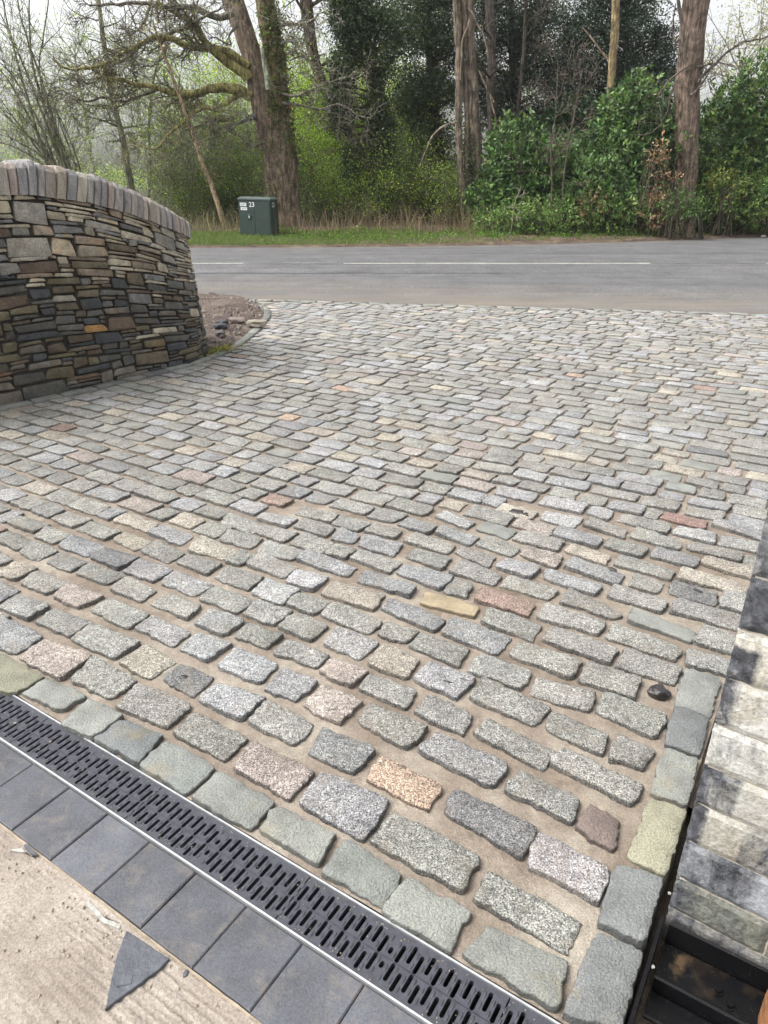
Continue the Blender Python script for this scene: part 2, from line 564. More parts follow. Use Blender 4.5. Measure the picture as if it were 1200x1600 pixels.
def stone_geo(corners, z0, z1, K, r, amp, seed, fn, bev=0.007, tilt=0.0, dome=0.003, mid=True):
    """pillow stone. fn(x, y, z) maps to world. returns V, F and per-vert height flag"""
    out, ctr = outline(corners, K, r, amp, seed)
    rs = random.Random(int(seed * 1000) + 5)
    tx, ty = rs.uniform(-tilt, tilt), rs.uniform(-tilt, tilt)
    hsize = np.abs(out - ctr).max()
    rings = [(1.02, z0, 0), (1.0, z1 - bev * 1.15, 1), (1.0 - bev / hsize * 0.45, z1 - bev * 0.35, 2), (1.0 - bev / hsize * 1.1, z1, 3)]
    if mid: rings += [(0.72, z1 + dome * .6, 4), (0.45, z1 + dome, 4)]
    V, fl = [], []
    for sc, z, f in rings:
        for i in range(K):
            p = ctr + (out[i] - ctr) * sc
            zz = z
            if f:
                d = p - ctr
                zz += tx * d[0] + ty * d[1]
            if f == 4: zz += 0.7 * dome * noise.noise(Vector((p[0] * 16 + seed, p[1] * 16, seed * 3)))
            if f >= 2:
                zz += 0.45 * dome * 2 * noise.noise(Vector((p[0] * 30 + seed, p[1] * 30, seed * 2)))
            V.append(fn(p[0], p[1], zz)); fl.append(min(f, 3))
    V.append(fn(ctr[0], ctr[1], z1 + dome)); fl.append(3)
    F = []
    n = len(rings)
    for j in range(n - 1):
        for i in range(K):
            k = (i + 1) % K
            F.append([j * K + i, j * K + k, (j + 1) * K + k, (j + 1) * K + i])
    for i in range(K):
        F.append([(n - 1) * K + i, (n - 1) * K + (i + 1) % K, n * K])
    return V, F, fl

# near setts, digitised: kind, then the four corners (s,t) in millimetres
SETT_TABLE = """
n -1116 713 -1129 790 -907 796 -908 709
n -859 697 -905 776 -733 798 -741 698
b -696 694 -725 784 -508 802 -514 704
n -1001 578 -1002 654 -824 654 -822 573
n -793 574 -810 653 -658 660 -656 567
n -599 574 -636 657 -450 660 -449 579
d -491 707 -517 796 -311 813 -310 701
n -408 584 -439 664 -228 679 -235 591
b -264 703 -297 805 -102 815 -99 708
n -771 842 -803 935 -572 930 -582 847
c -542 863 -544 939 -384 945 -379 848
n -344 862 -363 959 -174 944 -174 854
n -978 855 -989 946 -804 945 -809 844
c -710 995 -722 1084 -500 1088 -479 1004
l -454 996 -467 1078 -272 1094 -249 995
c -678 406 -735 507 -582 515 -586 418
n -541 417 -579 509 -362 517 -373 415
p -334 426 -367 506 -167 526 -176 422
n -191 575 -210 668 -30 664 -21 582
n -818 454 -870 507 -747 508 -743 452
b -605 309 -646 372 -489 376 -473 288
n -438 270 -479 361 -289 372 -265 271
n -228 276 -252 370 -56 386 -47 290
n -125 438 -146 533 78 536 90 431
n 24 594 14 678 199 673 223 590
b -278 106 -347 225 -117 233 -113 129
n -23 282 -47 379 193 392 195 284
b 111 450 101 531 298 535 303 445
l -62 717 -81 805 127 816 120 724
p -79 119 -108 227 124 249 140 122
C 232 286 222 399 383 389 377 284
n 176 140 150 244 359 247 356 148
d 414 307 406 383 549 394 562 299
Y -73 -34 -164 91 79 98 89 4
g 101 16 107 101 281 109 282 26
l 331 452 321 544 474 556 463 451
n -143 870 -151 950 37 961 40 867
n -249 1249 -287 1341 -63 1347 -68 1254
l -146 1378 -166 1452 28 1479 25 1388
n -41 1532 -49 1617 161 1618 169 1538
n 183 1537 171 1625 341 1628 331 1536
n 62 1407 44 1500 229 1494 241 1404
n -41 1262 -64 1337 117 1363 115 1262
n -136 1123 -166 1211 16 1231 31 1135
c -179 977 -230 1102 0 1092 11 1003
n 24 994 14 1092 98 1097 102 1003
n 132 1014 113 1111 318 1109 325 1018
n 76 1132 48 1232 245 1231 255 1148
n 158 1266 141 1379 316 1376 326 1280
b 278 1409 256 1501 373 1488 382 1419
n 365 1552 352 1645 505 1641 519 1563
b 419 1415 388 1517 576 1525 602 1417
n 352 1274 328 1366 440 1365 446 1286
b 281 1160 261 1250 529 1244 529 1169
n 465 1294 451 1381 661 1386 662 1282
n 82 870 61 960 255 966 268 867
l 356 1000 319 1102 475 1115 487 1000
l 296 859 277 965 445 962 445 857
c 536 998 503 1110 735 1133 764 1009
b 592 1152 567 1253 818 1237 828 1165
n 160 715 137 815 349 823 344 719
n 468 872 446 955 594 966 597 869
n 379 729 362 818 517 830 513 735
n 623 879 601 978 836 965 836 874
n 541 738 531 833 687 832 686 731
l 272 591 251 679 407 690 405 589
n 447 606 433 688 587 697 587 611
l 745 741 726 833 897 844 889 733
n 634 603 623 685 793 695 796 621
l 517 449 497 553 687 558 695 454
p 821 609 815 687 957 685 948 602
b 737 448 710 547 850 558 846 454
L 594 292 576 382 754 403 763 297
n 983 606 968 683 1130 695 1153 602
p 877 447 871 552 1026 551 1025 444
c 935 732 916 850 1071 830 1073 730
n 865 887 856 965 975 975 972 898
b 784 1034 778 1112 1030 1090 1024 1010
b 460 1693 454 1784 621 1766 616 1684
l 567 1857 576 1928 753 1902 747 1831
n 663 1962 661 2073 877 2056 884 1956
b 647 1703 650 1775 832 1773 831 1679
g 783 1850 794 1939 946 1925 945 1836
p 910 1972 914 2058 1089 2067 1088 1957
l 994 2110 990 2194 1165 2219 1163 2110
b 1107 1979 1099 2094 1309 2070 1313 1970
n 572 1559 567 1652 780 1638 792 1556
n 860 1698 865 1804 1031 1780 1028 1690
n 972 1845 971 1941 1178 1939 1176 1842
p 1057 1726 1042 1806 1222 1806 1217 1694
n 655 1442 639 1529 824 1525 833 1423
n 808 1584 814 1650 976 1648 983 1552
l 1014 1564 1016 1657 1172 1657 1173 1558
n 873 1425 874 1532 1064 1516 1064 1425
b 690 1300 683 1376 903 1382 902 1276
n 926 1285 909 1378 994 1372 1019 1287
n 1096 1430 1092 1518 1300 1525 1294 1436
y 896 1147 865 1238 1088 1243 1105 1169
r 1055 1283 1048 1370 1256 1384 1270 1288
n 1141 1161 1131 1251 1328 1250 1342 1147
b 1062 1013 1047 1113 1273 1119 1274 1008
b 1212 1580 1207 1664 1436 1649 1433 1567
n 1299 1300 1295 1416 1526 1395 1527 1306
n 998 886 997 977 1174 977 1188 879
n 1312 1028 1302 1121 1525 1122 1528 1018
b 1099 742 1103 846 1273 844 1259 732
n 1233 878 1221 980 1408 975 1410 879
n 1375 1168 1371 1265 1606 1260 1607 1164
n 1446 875 1435 963 1615 984 1622 894
n 1341 1446 1335 1554 1568 1473 1538 1434
c 1207 1858 1211 1951 1383 1918 1391 1830
b 1256 1719 1258 1812 1490 1782 1484 1694
n 1197 2146 1200 2253 1379 2212 1387 2130
n 1315 2294 1323 2386 1542 2358 1540 2271
n 1415 2147 1412 2253 1617 2221 1620 2144
R 1476 2440 1478 2529 1680 2508 1677 2408
l 1699 2479 1707 2557 1929 2546 1935 2438
l 1564 2292 1569 2385 1737 2383 1743 2283
n 1340 1997 1341 2090 1507 2077 1497 1982
b 1537 2008 1530 2119 1712 2112 1714 2005
n 1422 1850 1420 1951 1654 1926 1652 1847
n 1530 1709 1518 1824 1635 1814 1630 1719
n 1647 2176 1656 2265 1866 2246 1867 2153
n 1757 2301 1757 2406 1927 2392 1932 2297
c 1732 2058 1737 2136 1953 2126 1954 2026
c 1679 1865 1681 1976 1925 1977 1914 1890
d 1670 1741 1666 1841 1836 1833 1840 1739
n 1858 1751 1853 1872 1962 1865 1961 1751
n 1707 1601 1715 1699 1954 1720 1949 1606
n 1474 1587 1473 1687 1683 1658 1678 1576
g 1594 1452 1587 1543 1812 1513 1808 1440
n 1823 1455 1833 1562 1946 1552 1949 1447
n 1556 1307 1556 1402 1789 1377 1789 1302
n 1823 1302 1823 1388 1955 1403 1952 1314
n 1632 1159 1634 1267 1817 1258 1815 1163
n 1556 1021 1547 1131 1718 1130 1723 1026
G 1841 1072 1831 1257 1936 1265 1941 1072
n 406 135 384 235 594 252 603 153
n 640 149 630 241 833 245 837 150
g 331 3 300 108 455 108 457 8
B 468 11 462 99 623 114 659 8
G 670 8 659 103 840 110 843 8
g 869 6 870 98 1054 106 1058 13
p 886 143 858 238 1077 245 1076 142
n 791 298 776 400 961 399 968 301
d 1020 304 991 402 1170 401 1172 303
n 1069 476 1047 565 1252 562 1248 459
P 1218 305 1200 391 1397 387 1402 302
b 1116 142 1097 248 1300 267 1315 139
g 1081 25 1072 99 1246 108 1263 25
g 1291 15 1278 107 1440 102 1444 17
n 1333 147 1329 245 1575 245 1578 142
n 1300 754 1294 853 1515 847 1511 748
n 1187 603 1185 689 1339 687 1348 599
n 1376 617 1382 690 1601 677 1593 595
b 1280 471 1286 559 1505 558 1510 459
n 1544 749 1542 831 1709 815 1717 738
n 1541 466 1548 551 1715 539 1724 458
d 1437 318 1433 397 1654 395 1654 299
n 1609 621 1615 698 1841 684 1835 601
w 1677 292 1668 387 1843 381 1845 281
n 1617 142 1612 218 1832 218 1828 136
g 1653 15 1663 99 1834 113 1846 16
g 1464 8 1461 104 1619 100 1623 7
Y 1866 436 1866 648 1963 646 1958 428
B 1862 227 1850 409 1958 426 1961 224
B 1860 8 1864 208 1963 216 1967 39
g 1862 662 1860 855 1946 858 1958 669
B 1853 870 1843 1056 1941 1051 1949 879
s 1733 447 1743 547 1824 535 1848 429
n 1648 907 1647 1008 1830 987 1823 884
n 1737 724 1727 850 1842 836 1828 739
C 777 2084 768 2179 963 2159 954 2067
"""
PATCHES = [(0.886, 2.111, .056, .024, -.05), (1.765, 1.801, .024, .014, -.5), (1.435, 1.789, .022, .009, -.3), (0.474, 0.340, .014, .009, .4), (1.209, 0.772, .02, .005, .2)]

# ------------------------------------------------------------------ ground and road
def grid(xs, ys, zf):
    V = [(x, y, zf(x, y)) for y in ys for x in xs]
    n = len(xs)
    F = np.array([[j * n + i, j * n + i + 1, (j + 1) * n + i + 1, (j + 1) * n + i] for j in range(len(ys) - 1) for i in range(n - 1)])
    return np.array(V), F


def build_ground():
    xs = [-600, -300, -150, -80, -60] + list(np.arange(-50, 51, 1.0)) + [60, 80, 150, 300, 600]
    ys = [-60, -30, -15, -8, -4, 0, 4, 8, 12, 16, 18] + list(np.arange(19, 44, 0.5)) + [46, 50, 56, 64, 75, 90, 120, 200, 400, 900]

    def zf(x, y):
        d = y - far_edge(x)
        if d < 0.3: return -0.22 + (0.0 if d < -1 else 0.22 * max(0, (d + 0.2) / 0.5) * 0.9)
        return ground_z(x, y) + 0.05 * tri_noise(x * 0.8, y * 0.8) - 0.02
    V, F = grid(xs, ys, zf)
    o = bake('ground', V, F, M['floor'], smooth=True)
    tag(o, kind='structure')
    # verge: bare soil strip beside the road with leaf litter
    xs = list(np.arange(-16, 22, 0.12)); ds = [-0.05, 0.05, 0.15, 0.3, 0.5, 0.75, 1.0, 1.4, 1.9, 2.5, 3.2, 4.0]
    V = []; C = []
    for d in ds:
        for x in xs:
            e = 0.10 * tri_noise(x * 1.7, 3.0) + 0.05 * tri_noise(x * 6, 1.0)
            y = far_edge(x) + d + (e if d < 0.3 else 0)
            z = ground_z(x, y) + 0.035 * tri_noise(x * 2.3, y * 2.3) + 0.02 * tri_noise(x * 9, y * 9) + (0.02 if 0 < d < 3.9 else -0.01)
            V.append((x, y, max(z, 0.013) if d < 0.1 else z + 0.02))
    n = len(xs)
    F = np.array([[j * n + i, j * n + i + 1, (j + 1) * n + i + 1, (j + 1) * n + i] for j in range(len(ds) - 1) for i in range(n - 1)])
    tag(bake('verge', V, F, M['verge'], smooth=True), kind='structure')
    # road, a strip between its two curved edges
    xs = [-60, -40, -25, -18] + list(np.arange(-14, 18, 0.35)) + [22, 30, 45, 60]
    K = 14
    V = []; C = []
    for j in range(K + 1):
        for x in xs:
            a, b = near_edge(x), far_edge(x) + 0.12
            f = (j / K) ** 1.15
            y = a + (b - a) * f + ((0.05 * tri_noise(x * 1.9, 2) + 0.04 * tri_noise(x * 7, 5) - 0.02) if j == 0 else 0)
            z = 0.012 + 0.05 * math.sin(math.pi * min(1, f)) * 0.6
            V.append((x, y, z))
            mud = max(0, 1 - (y - a) / 2.6) * (0.95 if -5 < x < 9 else 0.4)
            mud = max(mud, max(0, 1 - (b - y) / 0.5) * 0.6)
            C.append((mud, mud, mud))
    n = len(xs)
    F = np.array([[j * n + i, j * n + i + 1, (j + 1) * n + i + 1, (j + 1) * n + i] for j in range(K) for i in range(n - 1)])
    road = tag(bake('road', V, F, M['asphalt'], cols=C, smooth=True), kind='structure')

    def rz(x, y):
        a, b = near_edge(x), far_edge(x) + 0.12
        f = (y - a) / (b - a)
        return 0.012 + 0.03 * math.sin(math.pi * f)
    # centre line dashes
    for x0, x1 in ((-12.8, -8.0), (-7.4, -2.80), (-0.80, 5.28), (7.6, 13.4)):
        A = Acc()
        xs2 = np.linspace(x0, x1, 30)
        for i in range(29):
            w = 0.05 + 0.006 * tri_noise(xs2[i] * 4, 0)
            y = 14.86
            V = [(xs2[i], y - w, rz(xs2[i], y - w) + .006), (xs2[i + 1], y - w, rz(xs2[i + 1], y - w) + .006), (xs2[i + 1], y + w, rz(xs2[i + 1], y + w) + .006), (xs2[i], y + w, rz(xs2[i], y + w) + .006)]
            A.add(V, [[0, 1, 2, 3]])
        A.build('centre_line_dash', M['white'], road)
    # tarmac patches and long cracks sealed black
    A = Acc()
    for (x0, x1, y0, sd) in ((-2.6, -0.9, 14.8, 1), (5.4, 12, 14.9, 2), (-9, 3, 13.2, 3), (2, 11, 17.3, 4)):
        xs2 = np.arange(x0, x1, 0.12)
        for i in range(len(xs2) - 1):
            def yy(x): return y0 + 0.10 * tri_noise(x * 1.3, sd * 7.7) + 0.05 * tri_noise(x * 5, sd)
            w = 0.012 + 0.012 * abs(tri_noise(xs2[i] * 3, sd))
            a, b2 = xs2[i], xs2[i + 1]
            V = [(a, yy(a) - w, rz(a, yy(a)) + .004), (b2, yy(b2) - w, rz(b2, yy(b2)) + .004), (b2, yy(b2) + w, rz(b2, yy(b2)) + .004), (a, yy(a) + w, rz(a, yy(a)) + .004)]
            A.add(V, [[0, 1, 2, 3]])
    tag(A.build('road_crack', M['black'], road), kind='stuff')
    return road


build_ground()

# ------------------------------------------------------------------ wall line (s,t) and kerb line
WALL_PTS = [(-3.10, -1.6), (-3.09, 0.2), (-3.03, 1.2), (-2.965, 1.8), (-2.90, 2.4), (-2.855, 2.9), (-2.84, 3.3)]
cx, cy, R = -2.84 - 0.72, 3.42, 0.72
for k in range(0, 17):
    a = math.radians(k * 8)
    WALL_PTS.append((cx + R * math.cos(a), cy + R * math.sin(a)))
e0 = WALL_PTS[-1]
WALL_PTS += [(e0[0] - 0.6, e0[1] - 0.5), (e0[0] - 1.3, e0[1] - 1.0)]
WP = np.array(WALL_PTS)


def smooth_path(P, step=0.03, it=2):
    P = np.array(P, float)
    for _ in range(it):
        Q = [P[0]]
        for i in range(len(P) - 1):
            Q += [P[i] * 0.75 + P[i + 1] * 0.25, P[i] * 0.25 + P[i + 1] * 0.75]
        Q.append(P[-1]); P = np.array(Q)
    d = np.concatenate([[0], np.cumsum(np.linalg.norm(np.diff(P, axis=0), axis=1))])
    tt = np.arange(0, d[-1], step)
    return np.stack([np.interp(tt, d, P[:, 0]), np.interp(tt, d, P[:, 1])], 1), tt


WPATH, WARC = smooth_path(WP)
WTAN = np.gradient(WPATH, axis=0); WTAN /= np.linalg.norm(WTAN, axis=1)[:, None]


def wall_base(a):
    s = np.interp(a, WARC, WPATH[:, 0]); t = np.interp(a, WARC, WPATH[:, 1])
    ts = np.interp(a, WARC, WTAN[:, 0]); tt = np.interp(a, WARC, WTAN[:, 1])
    L = math.hypot(ts, tt)
    return s, t, tt / L, -ts / L        # outward normal points to +s (the driveway)


def arc_of_t(t):                         # valid on the straight part
    i = int(np.argmin(np.abs(WPATH[:200, 1] - t)))
    return float(WARC[i])


A_REF = [arc_of_t(x) for x in (-1.5, 2.0, 2.4, 2.8, 3.2)]
A_END = A_REF[-1]


def wall_top(a):                         # underside of the coping
    xs = [A_REF[0], A_REF[1], A_REF[2], A_REF[3], A_REF[4], A_END + 0.4, A_END + 0.75, A_END + 1.2, A_END + 4]
    ys = [1.40, 1.405, 1.395, 1.345, 1.245, 1.115, 1.04, 0.98, 0.95]
    return float(np.interp(a, xs, ys))


def cope_h(a):
    return float(np.interp(a, [A_REF[0], A_REF[2], A_REF[3], A_REF[4], A_END + 0.5, A_END + 3], [0.215, 0.215, 0.205, 0.18, 0.155, 0.14]))


def wall_pt(a, z, d):
    s, t, ns, nt_ = wall_base(a)
    d = d - 0.085 * z
    return W(s + ns * d, t + nt_ * d, z)


KERB = [(-3.02, 0.3), (-2.95, 1.2), (-2.88, 1.8), (-2.80, 2.4), (-2.765, 2.9), (-2.77, 3.4), (-2.83, 3.85), (-2.92, 4.16), (-3.25, 4.82), (-3.67, 5.47), (-3.93, 5.86), (-4.25, 6.2), (-4.62, 6.46), (-5.1, 6.75)]
KPATH, KARC = smooth_path(KERB, 0.02, 2)


def left_bound(t):
    i = int(np.argmin(np.abs(KPATH[:, 1] - t)))
    if t > KPATH[-1][1]: return -9
    if t < 0.3: return -3.06
    return float(KPATH[i][0])


# ------------------------------------------------------------------ driveway bed
def build_bed():
    ss = list(np.arange(-6.6, -3.2, 0.2)) + list(np.arange(-3.2, 1.9, 0.045)) + [1.90, 1.93, 1.955]
    ts = list(np.arange(0.004, 2.4, 0.03)) + list(np.arange(2.4, 5, 0.08)) + list(np.arange(5, 11.4, 0.2))
    V = []
    for t in ts:
        for s in ss:
            z = 0.0055 * tri_noise(s * 8, t * 8) + 0.003 * tri_noise(s * 25, t * 25, 3) - 0.0005
            V.append(W(s, t, z))
    n = len(ss)
    F = []
    for j in range(len(ts) - 1):
        for i in range(n - 1):
            x, y, _ = W(ss[i], ts[j])
            if y > near_edge(x) + 0.25: continue
            F.append([j * n + i, j * n + i + 1, (j + 1) * n + i + 1, (j + 1) * n + i])
    return tag(bake('driveway', V, np.array(F), M['mortar'], smooth=True), kind='structure')


driveway = build_bed()

KC = {'n': (.345, .338, .308), 'b': (.348, .348, .345), 'l': (.41, .41, .405), 'L': (.46, .465, .465), 'c': (.46, .42, .35), 'C': (.52, .48, .40),
      'p': (.41, .36, .325), 'P': (.52, .385, .295), 'y': (.46, .37, .24), 'r': (.37, .27, .225), 'R': (.34, .225, .195), 'd': (.245, .245, .24),
      'g': (.285, .294, .265), 'G': (.255, .266, .245), 'B': (.215, .226, .220), 'Y': (.33, .32, .235), 'w': (.48, .46, .455), 's': (.20, .155, .135)}
SMOOTH_KINDS = set('gGBYsy')
AUTO_KINDS = 'nnnnnnnnnnnnnnnnbbbbbblllllgcccppnnnnnnnnnll'

setts = []                                # (kind, 4 corners CCW, digitised)
for L in SETT_TABLE.strip().split('\n'):
    k, *v = L.split()
    v = [int(x) / 1000 for x in v]
    q = [(v[0], v[1]), (v[6], v[7]), (v[4], v[5]), (v[2], v[3])]     # L B R T
    setts.append((k, q, True))
DIG = [np.array(q) for _, q, _ in setts]
DC = np.array([q.mean(0) for q in DIG])


def inpoly(p, q):
    c = False
    n = len(q)
    for i in range(n):
        a, b = q[i], q[(i + 1) % n]
        if (a[1] > p[1]) != (b[1] > p[1]) and p[0] < (b[0] - a[0]) * (p[1] - a[1]) / (b[1] - a[1]) + a[0]: c = not c
    return c


def taken(s, t):
    for i in np.where(np.abs(DC[:, 0] - s) + np.abs(DC[:, 1] - t) < 0.3)[0]:
        if inpoly((s, t), DIG[i]): return True
    return False


rows = [.058, .197, .338, .487, .632, .765, .910, 1.052, 1.194, 1.333, 1.470, 1.606, 1.748, 1.888]
while rows[-1] < 12: rows.append(rows[-1] + 0.1405 + rng.uniform(-0.004, 0.004))
for k, t in enumerate(rows):
    lo = -7.5
    s = lo + rng.uniform(0, 0.2)
    rmax = 1.78 if t < 1.15 else 1.955
    while s < rmax:
        wv = lambda q: 0.0035 * tri_noise(q * 1.5, k * 5.3) + 0.05 * tri_noise(q * 0.45, t * 0.45)
        L = rng.choice([0.12, 0.14, 0.16, 0.175, 0.19, 0.20, 0.215, 0.24]) * rng.uniform(0.93, 1.06)
        gap = rng.uniform(0.012, 0.024)
        # stop at digitised stones
        probe = [taken(s + f * L, t + dt + wv(s)) for f in (0.0, 0.25, 0.5, 0.75, 1.0) for dt in (-0.03, 0.0, 0.03)]
        if any(probe):
            # shrink until free
            L2 = L
            ok = False
            while L2 > 0.075:
                L2 -= 0.015
                if not any(taken(s + f * L2, t + dt + wv(s)) for f in (0.0, 0.25, 0.5, 0.75, 1.0) for dt in (-0.03, 0, 0.03)): ok = True; break
            if not ok: s += 0.02; continue
            L = L2
        s1 = min(s + L, rmax)
        if s1 - s < 0.06: s += L + gap; continue
        w = 0.1405 - rng.uniform(0.020, 0.031)
        if rng.random() < 0.06: w -= 0.012
        c = t + wv(s)
        lb = left_bound(t)
        if s1 < lb + 0.02: s = s1 + gap; continue
        s0 = max(s, lb + 0.012)
        if s1 - s0 < 0.06: s = s1 + gap; continue
        x, y, _ = W((s0 + s1) / 2, t)
        if y > near_edge(x) - 0.15 or x > 9: s = s1 + gap; continue
        j = lambda a=0.006: rng.uniform(-a, a)
        q = [(s0 + j(), c - w / 2 + j()), (s1 + j(), c - w / 2 + j() + wv(s1) - wv(s)), (s1 + j(), c + w / 2 + j() + wv(s1) - wv(s)), (s0 + j(), c + w / 2 + j())]
        kind = rng.choice(AUTO_KINDS)
        if rng.random() < 0.012: kind = rng.choice('rPpCd')
        setts.append((kind, q, False))
        s = s1 + gap
# edge course along the road
x = -2.4
while x < 9:
    L = rng.uniform(0.17, 0.27)
    a0, a1 = near_edge(x) - 0.005, near_edge(x + L) - 0.005
    q = [ST(x, a0 - 0.11), ST(x + L, a1 - 0.11), ST(x + L, a1), ST(x, a0)]
    setts.append((rng.choice('gnGn'), q, False))
    x += L + 0.012
setts_all = setts


def sett_size(q):
    c = np.mean(np.array(q), axis=0)
    x, y, _ = W(c[0], c[1])
    d = math.hypot(math.hypot(x, y), H)
    e = abs(600 + 1109 * x / (y * math.cos(PITCH) + H * math.sin(PITCH)) - 600)
    return d if e < 660 and y * math.cos(PITCH) + H * math.sin(PITCH) > 0.9 else d + 20


order = sorted(range(len(setts)), key=lambda i: sett_size(setts[i][1]))
near_ids = order[:280]
# kerb stones round the soil island are drawn first so that the driveway's far setts join up as stuff
SETT_OBJ = []
stuff = {'granite': Acc(), 'sand': Acc()}
for rank, i in enumerate(order):
    kind, q, dig = setts[i]
    near = rank < 280
    mid = rank < 700
    c = np.array(KC[kind]) * rng.uniform(0.86, 1.14)
    c = c * (1 + np.array([rng.uniform(-.02, .02), 0, rng.uniform(-.02, .02)]))
    m = 'sand' if kind in SMOOTH_KINDS else 'granite'
    K = 46 if near else (14 if mid else 8)
    cs = np.mean(np.array(q), axis=0)
    edge = dig and cs[0] > 1.77 and cs[1] < 1.14
    zt = (0.0145 if dig else 0.014) + rng.uniform(-0.003, 0.004) - (0.0 if near else 0.003)
    if edge: zt += 0.004
    if dig:
        cq = np.mean(np.array(q), axis=0)
        q = [tuple(cq + (np.array(p) - cq) * (1 + (0.0005 if edge else 0.0062) / max(abs(p[0] - cq[0]), abs(p[1] - cq[1])) * np.array([1, 1.7]))) for p in q]
    V, F, fl = stone_geo(q, -0.10 if edge else -0.02, zt, K, 0.017, 0.0088 if near else 0.0055, i * 0.37 + 1.1, W, bev=0.0042 if near else 0.004,
                         tilt=0.07 if dig else 0.045, dome=0.0035, mid=near)
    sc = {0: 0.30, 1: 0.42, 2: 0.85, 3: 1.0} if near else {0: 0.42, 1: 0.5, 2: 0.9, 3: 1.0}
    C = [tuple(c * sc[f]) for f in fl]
    if near:
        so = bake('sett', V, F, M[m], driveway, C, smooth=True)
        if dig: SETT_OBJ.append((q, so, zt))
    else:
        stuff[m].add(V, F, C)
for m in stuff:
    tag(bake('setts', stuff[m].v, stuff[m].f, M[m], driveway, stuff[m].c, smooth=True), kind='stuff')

# black weathered or tarry patches on a few setts
for (s_, t_, a_, b_, r_) in PATCHES:
    for q, so, zt in SETT_OBJ:
        if not inpoly((s_, t_), q): continue
        K = 26; V = []
        for sc, dz in ((1.0, 0.0005), (0.85, 0.0062)):
            for i in range(K):
                an = 6.2832 * i / K
                rr = sc * (1 + 0.38 * tri_noise(math.cos(an) * 1.4 + s_ * 9, math.sin(an) * 1.4, t_) + 0.2 * tri_noise(math.cos(an) * 5 + s_ * 9, math.sin(an) * 5, t_))
                u_, v_ = a_ * rr * math.cos(an), b_ * rr * math.sin(an)
                V.append(W(s_ + u_ * math.cos(r_) - v_ * math.sin(r_), t_ + u_ * math.sin(r_) + v_ * math.cos(r_), zt + dz))
        V.append(W(s_, t_, zt + 0.0072))
        bake('black_patch', V, [[i, (i + 1) % K, K + (i + 1) % K, K + i] for i in range(K)] + [[K + i, K + (i + 1) % K, 2 * K] for i in range(K)], M['wet'], so, smooth=True)
        break

# kerb of upright green-grey stones: along the wall foot, then round the soil island
i = 0
d = 0.0
KT = np.gradient(KPATH, axis=0); KT /= np.linalg.norm(KT, axis=1)[:, None]
kerb = tag(empty('kerb', W(-3.1, 4.2, 0), None, None), kind='structure')
del kerb['kind']
tag(kerb, 'narrow green grey stone kerb curving round the soil patch beyond the wall', 'kerb')
while d < KARC[-1] - 0.1:
    L = rng.uniform(0.17, 0.30)
    g = []
    for dd in (d, d + L - 0.01):
        s = np.interp(dd, KARC, KPATH[:, 0]); t = np.interp(dd, KARC, KPATH[:, 1])
        ts = np.interp(dd, KARC, KT[:, 0]); tt = np.interp(dd, KARC, KT[:, 1])
        g.append((s, t, tt, -ts))
    w = 0.085 + rng.uniform(-0.006, 0.008)
    (s0, t0, a0, b0), (s1, t1, a1, b1) = g
    q = [(s0, t0), (s1, t1), (s1 - a1 * w, t1 - b1 * w), (s0 - a0 * w, t0 - b0 * w)]
    c = np.array(KC[rng.choice('gGGBn')]) * rng.uniform(0.6, 0.95)
    V, F, fl = stone_geo(q, -0.03, 0.024 + rng.uniform(-0.003, 0.004), 12, 0.012, 0.004, d + 3, W, bev=0.007, tilt=0.03, mid=False)
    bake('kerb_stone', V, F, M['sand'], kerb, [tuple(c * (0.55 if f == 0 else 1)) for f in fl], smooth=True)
    d += L

# soil island between kerb and wall / road
def build_island():
    V = []; n = 0
    ts = np.arange(2.6, 9.2, 0.09)
    K = 34
    for t in ts:
        lb = left_bound(t) if t < KPATH[-1][1] else KPATH[-1][0] - (t - KPATH[-1][1]) * 1.6
        for j in range(K):
            s = lb - 0.06 - j * 0.11
            f = min(1, j / 3)
            z = 0.012 + f * (0.018 + 0.035 * max(0, tri_noise(s * 1.9, t * 1.9, 4) + 0.25) + 0.02 * tri_noise(s * 6, t * 6) + 0.012 * tri_noise(s * 17, t * 17))
            V.append(W(s, t, z))
    F = []
    for i in range(len(ts) - 1):
        for j in range(K - 1):
            x, y, _ = V[i * K + j]
            if y > near_edge(x) + 0.15: continue
            F.append([i * K + j, (i + 1) * K + j, (i + 1) * K + j + 1, i * K + j + 1])
    tag(bake('soil_patch', V, np.array(F), M['soil'], smooth=True), kind='structure')


build_island()


def rock(name, loc, sx, sy, sz, mat, seed, label=None, cat=None, group=None, col=None, parent=None, rot=0.0, n=2, rough=0.3):
    import bmesh
    bm = bmesh.new()
    bmesh.ops.create_icosphere(bm, subdivisions=n, radius=1.0)
    ca, sa = math.cos(rot), math.sin(rot)
    for v in bm.verts:
        p = v.co
        k = 1 + rough * noise.noise(Vector((p.x * 1.3 + seed, p.y * 1.3, p.z * 1.3 + seed))) + rough * 0.5 * noise.noise(p * 3 + Vector((seed, 0, 0)))
        q = Vector((max(-.8, min(.8, p.x)), max(-.8, min(.8, p.y)), max(-.75, min(.75, p.z)))) * k
        v.co = Vector((ca * q.x * sx - sa * q.y * sy, sa * q.x * sx + ca * q.y * sy, q.z * sz))
    me = bpy.data.meshes.new(name)
    bm.to_mesh(me); bm.free()
    if col is not None: set_col(me, 'Col', col)
    me.materials.append(mat)
    o = put(me, name, parent, loc)
    if label: tag(o, label, cat, group)
    return o


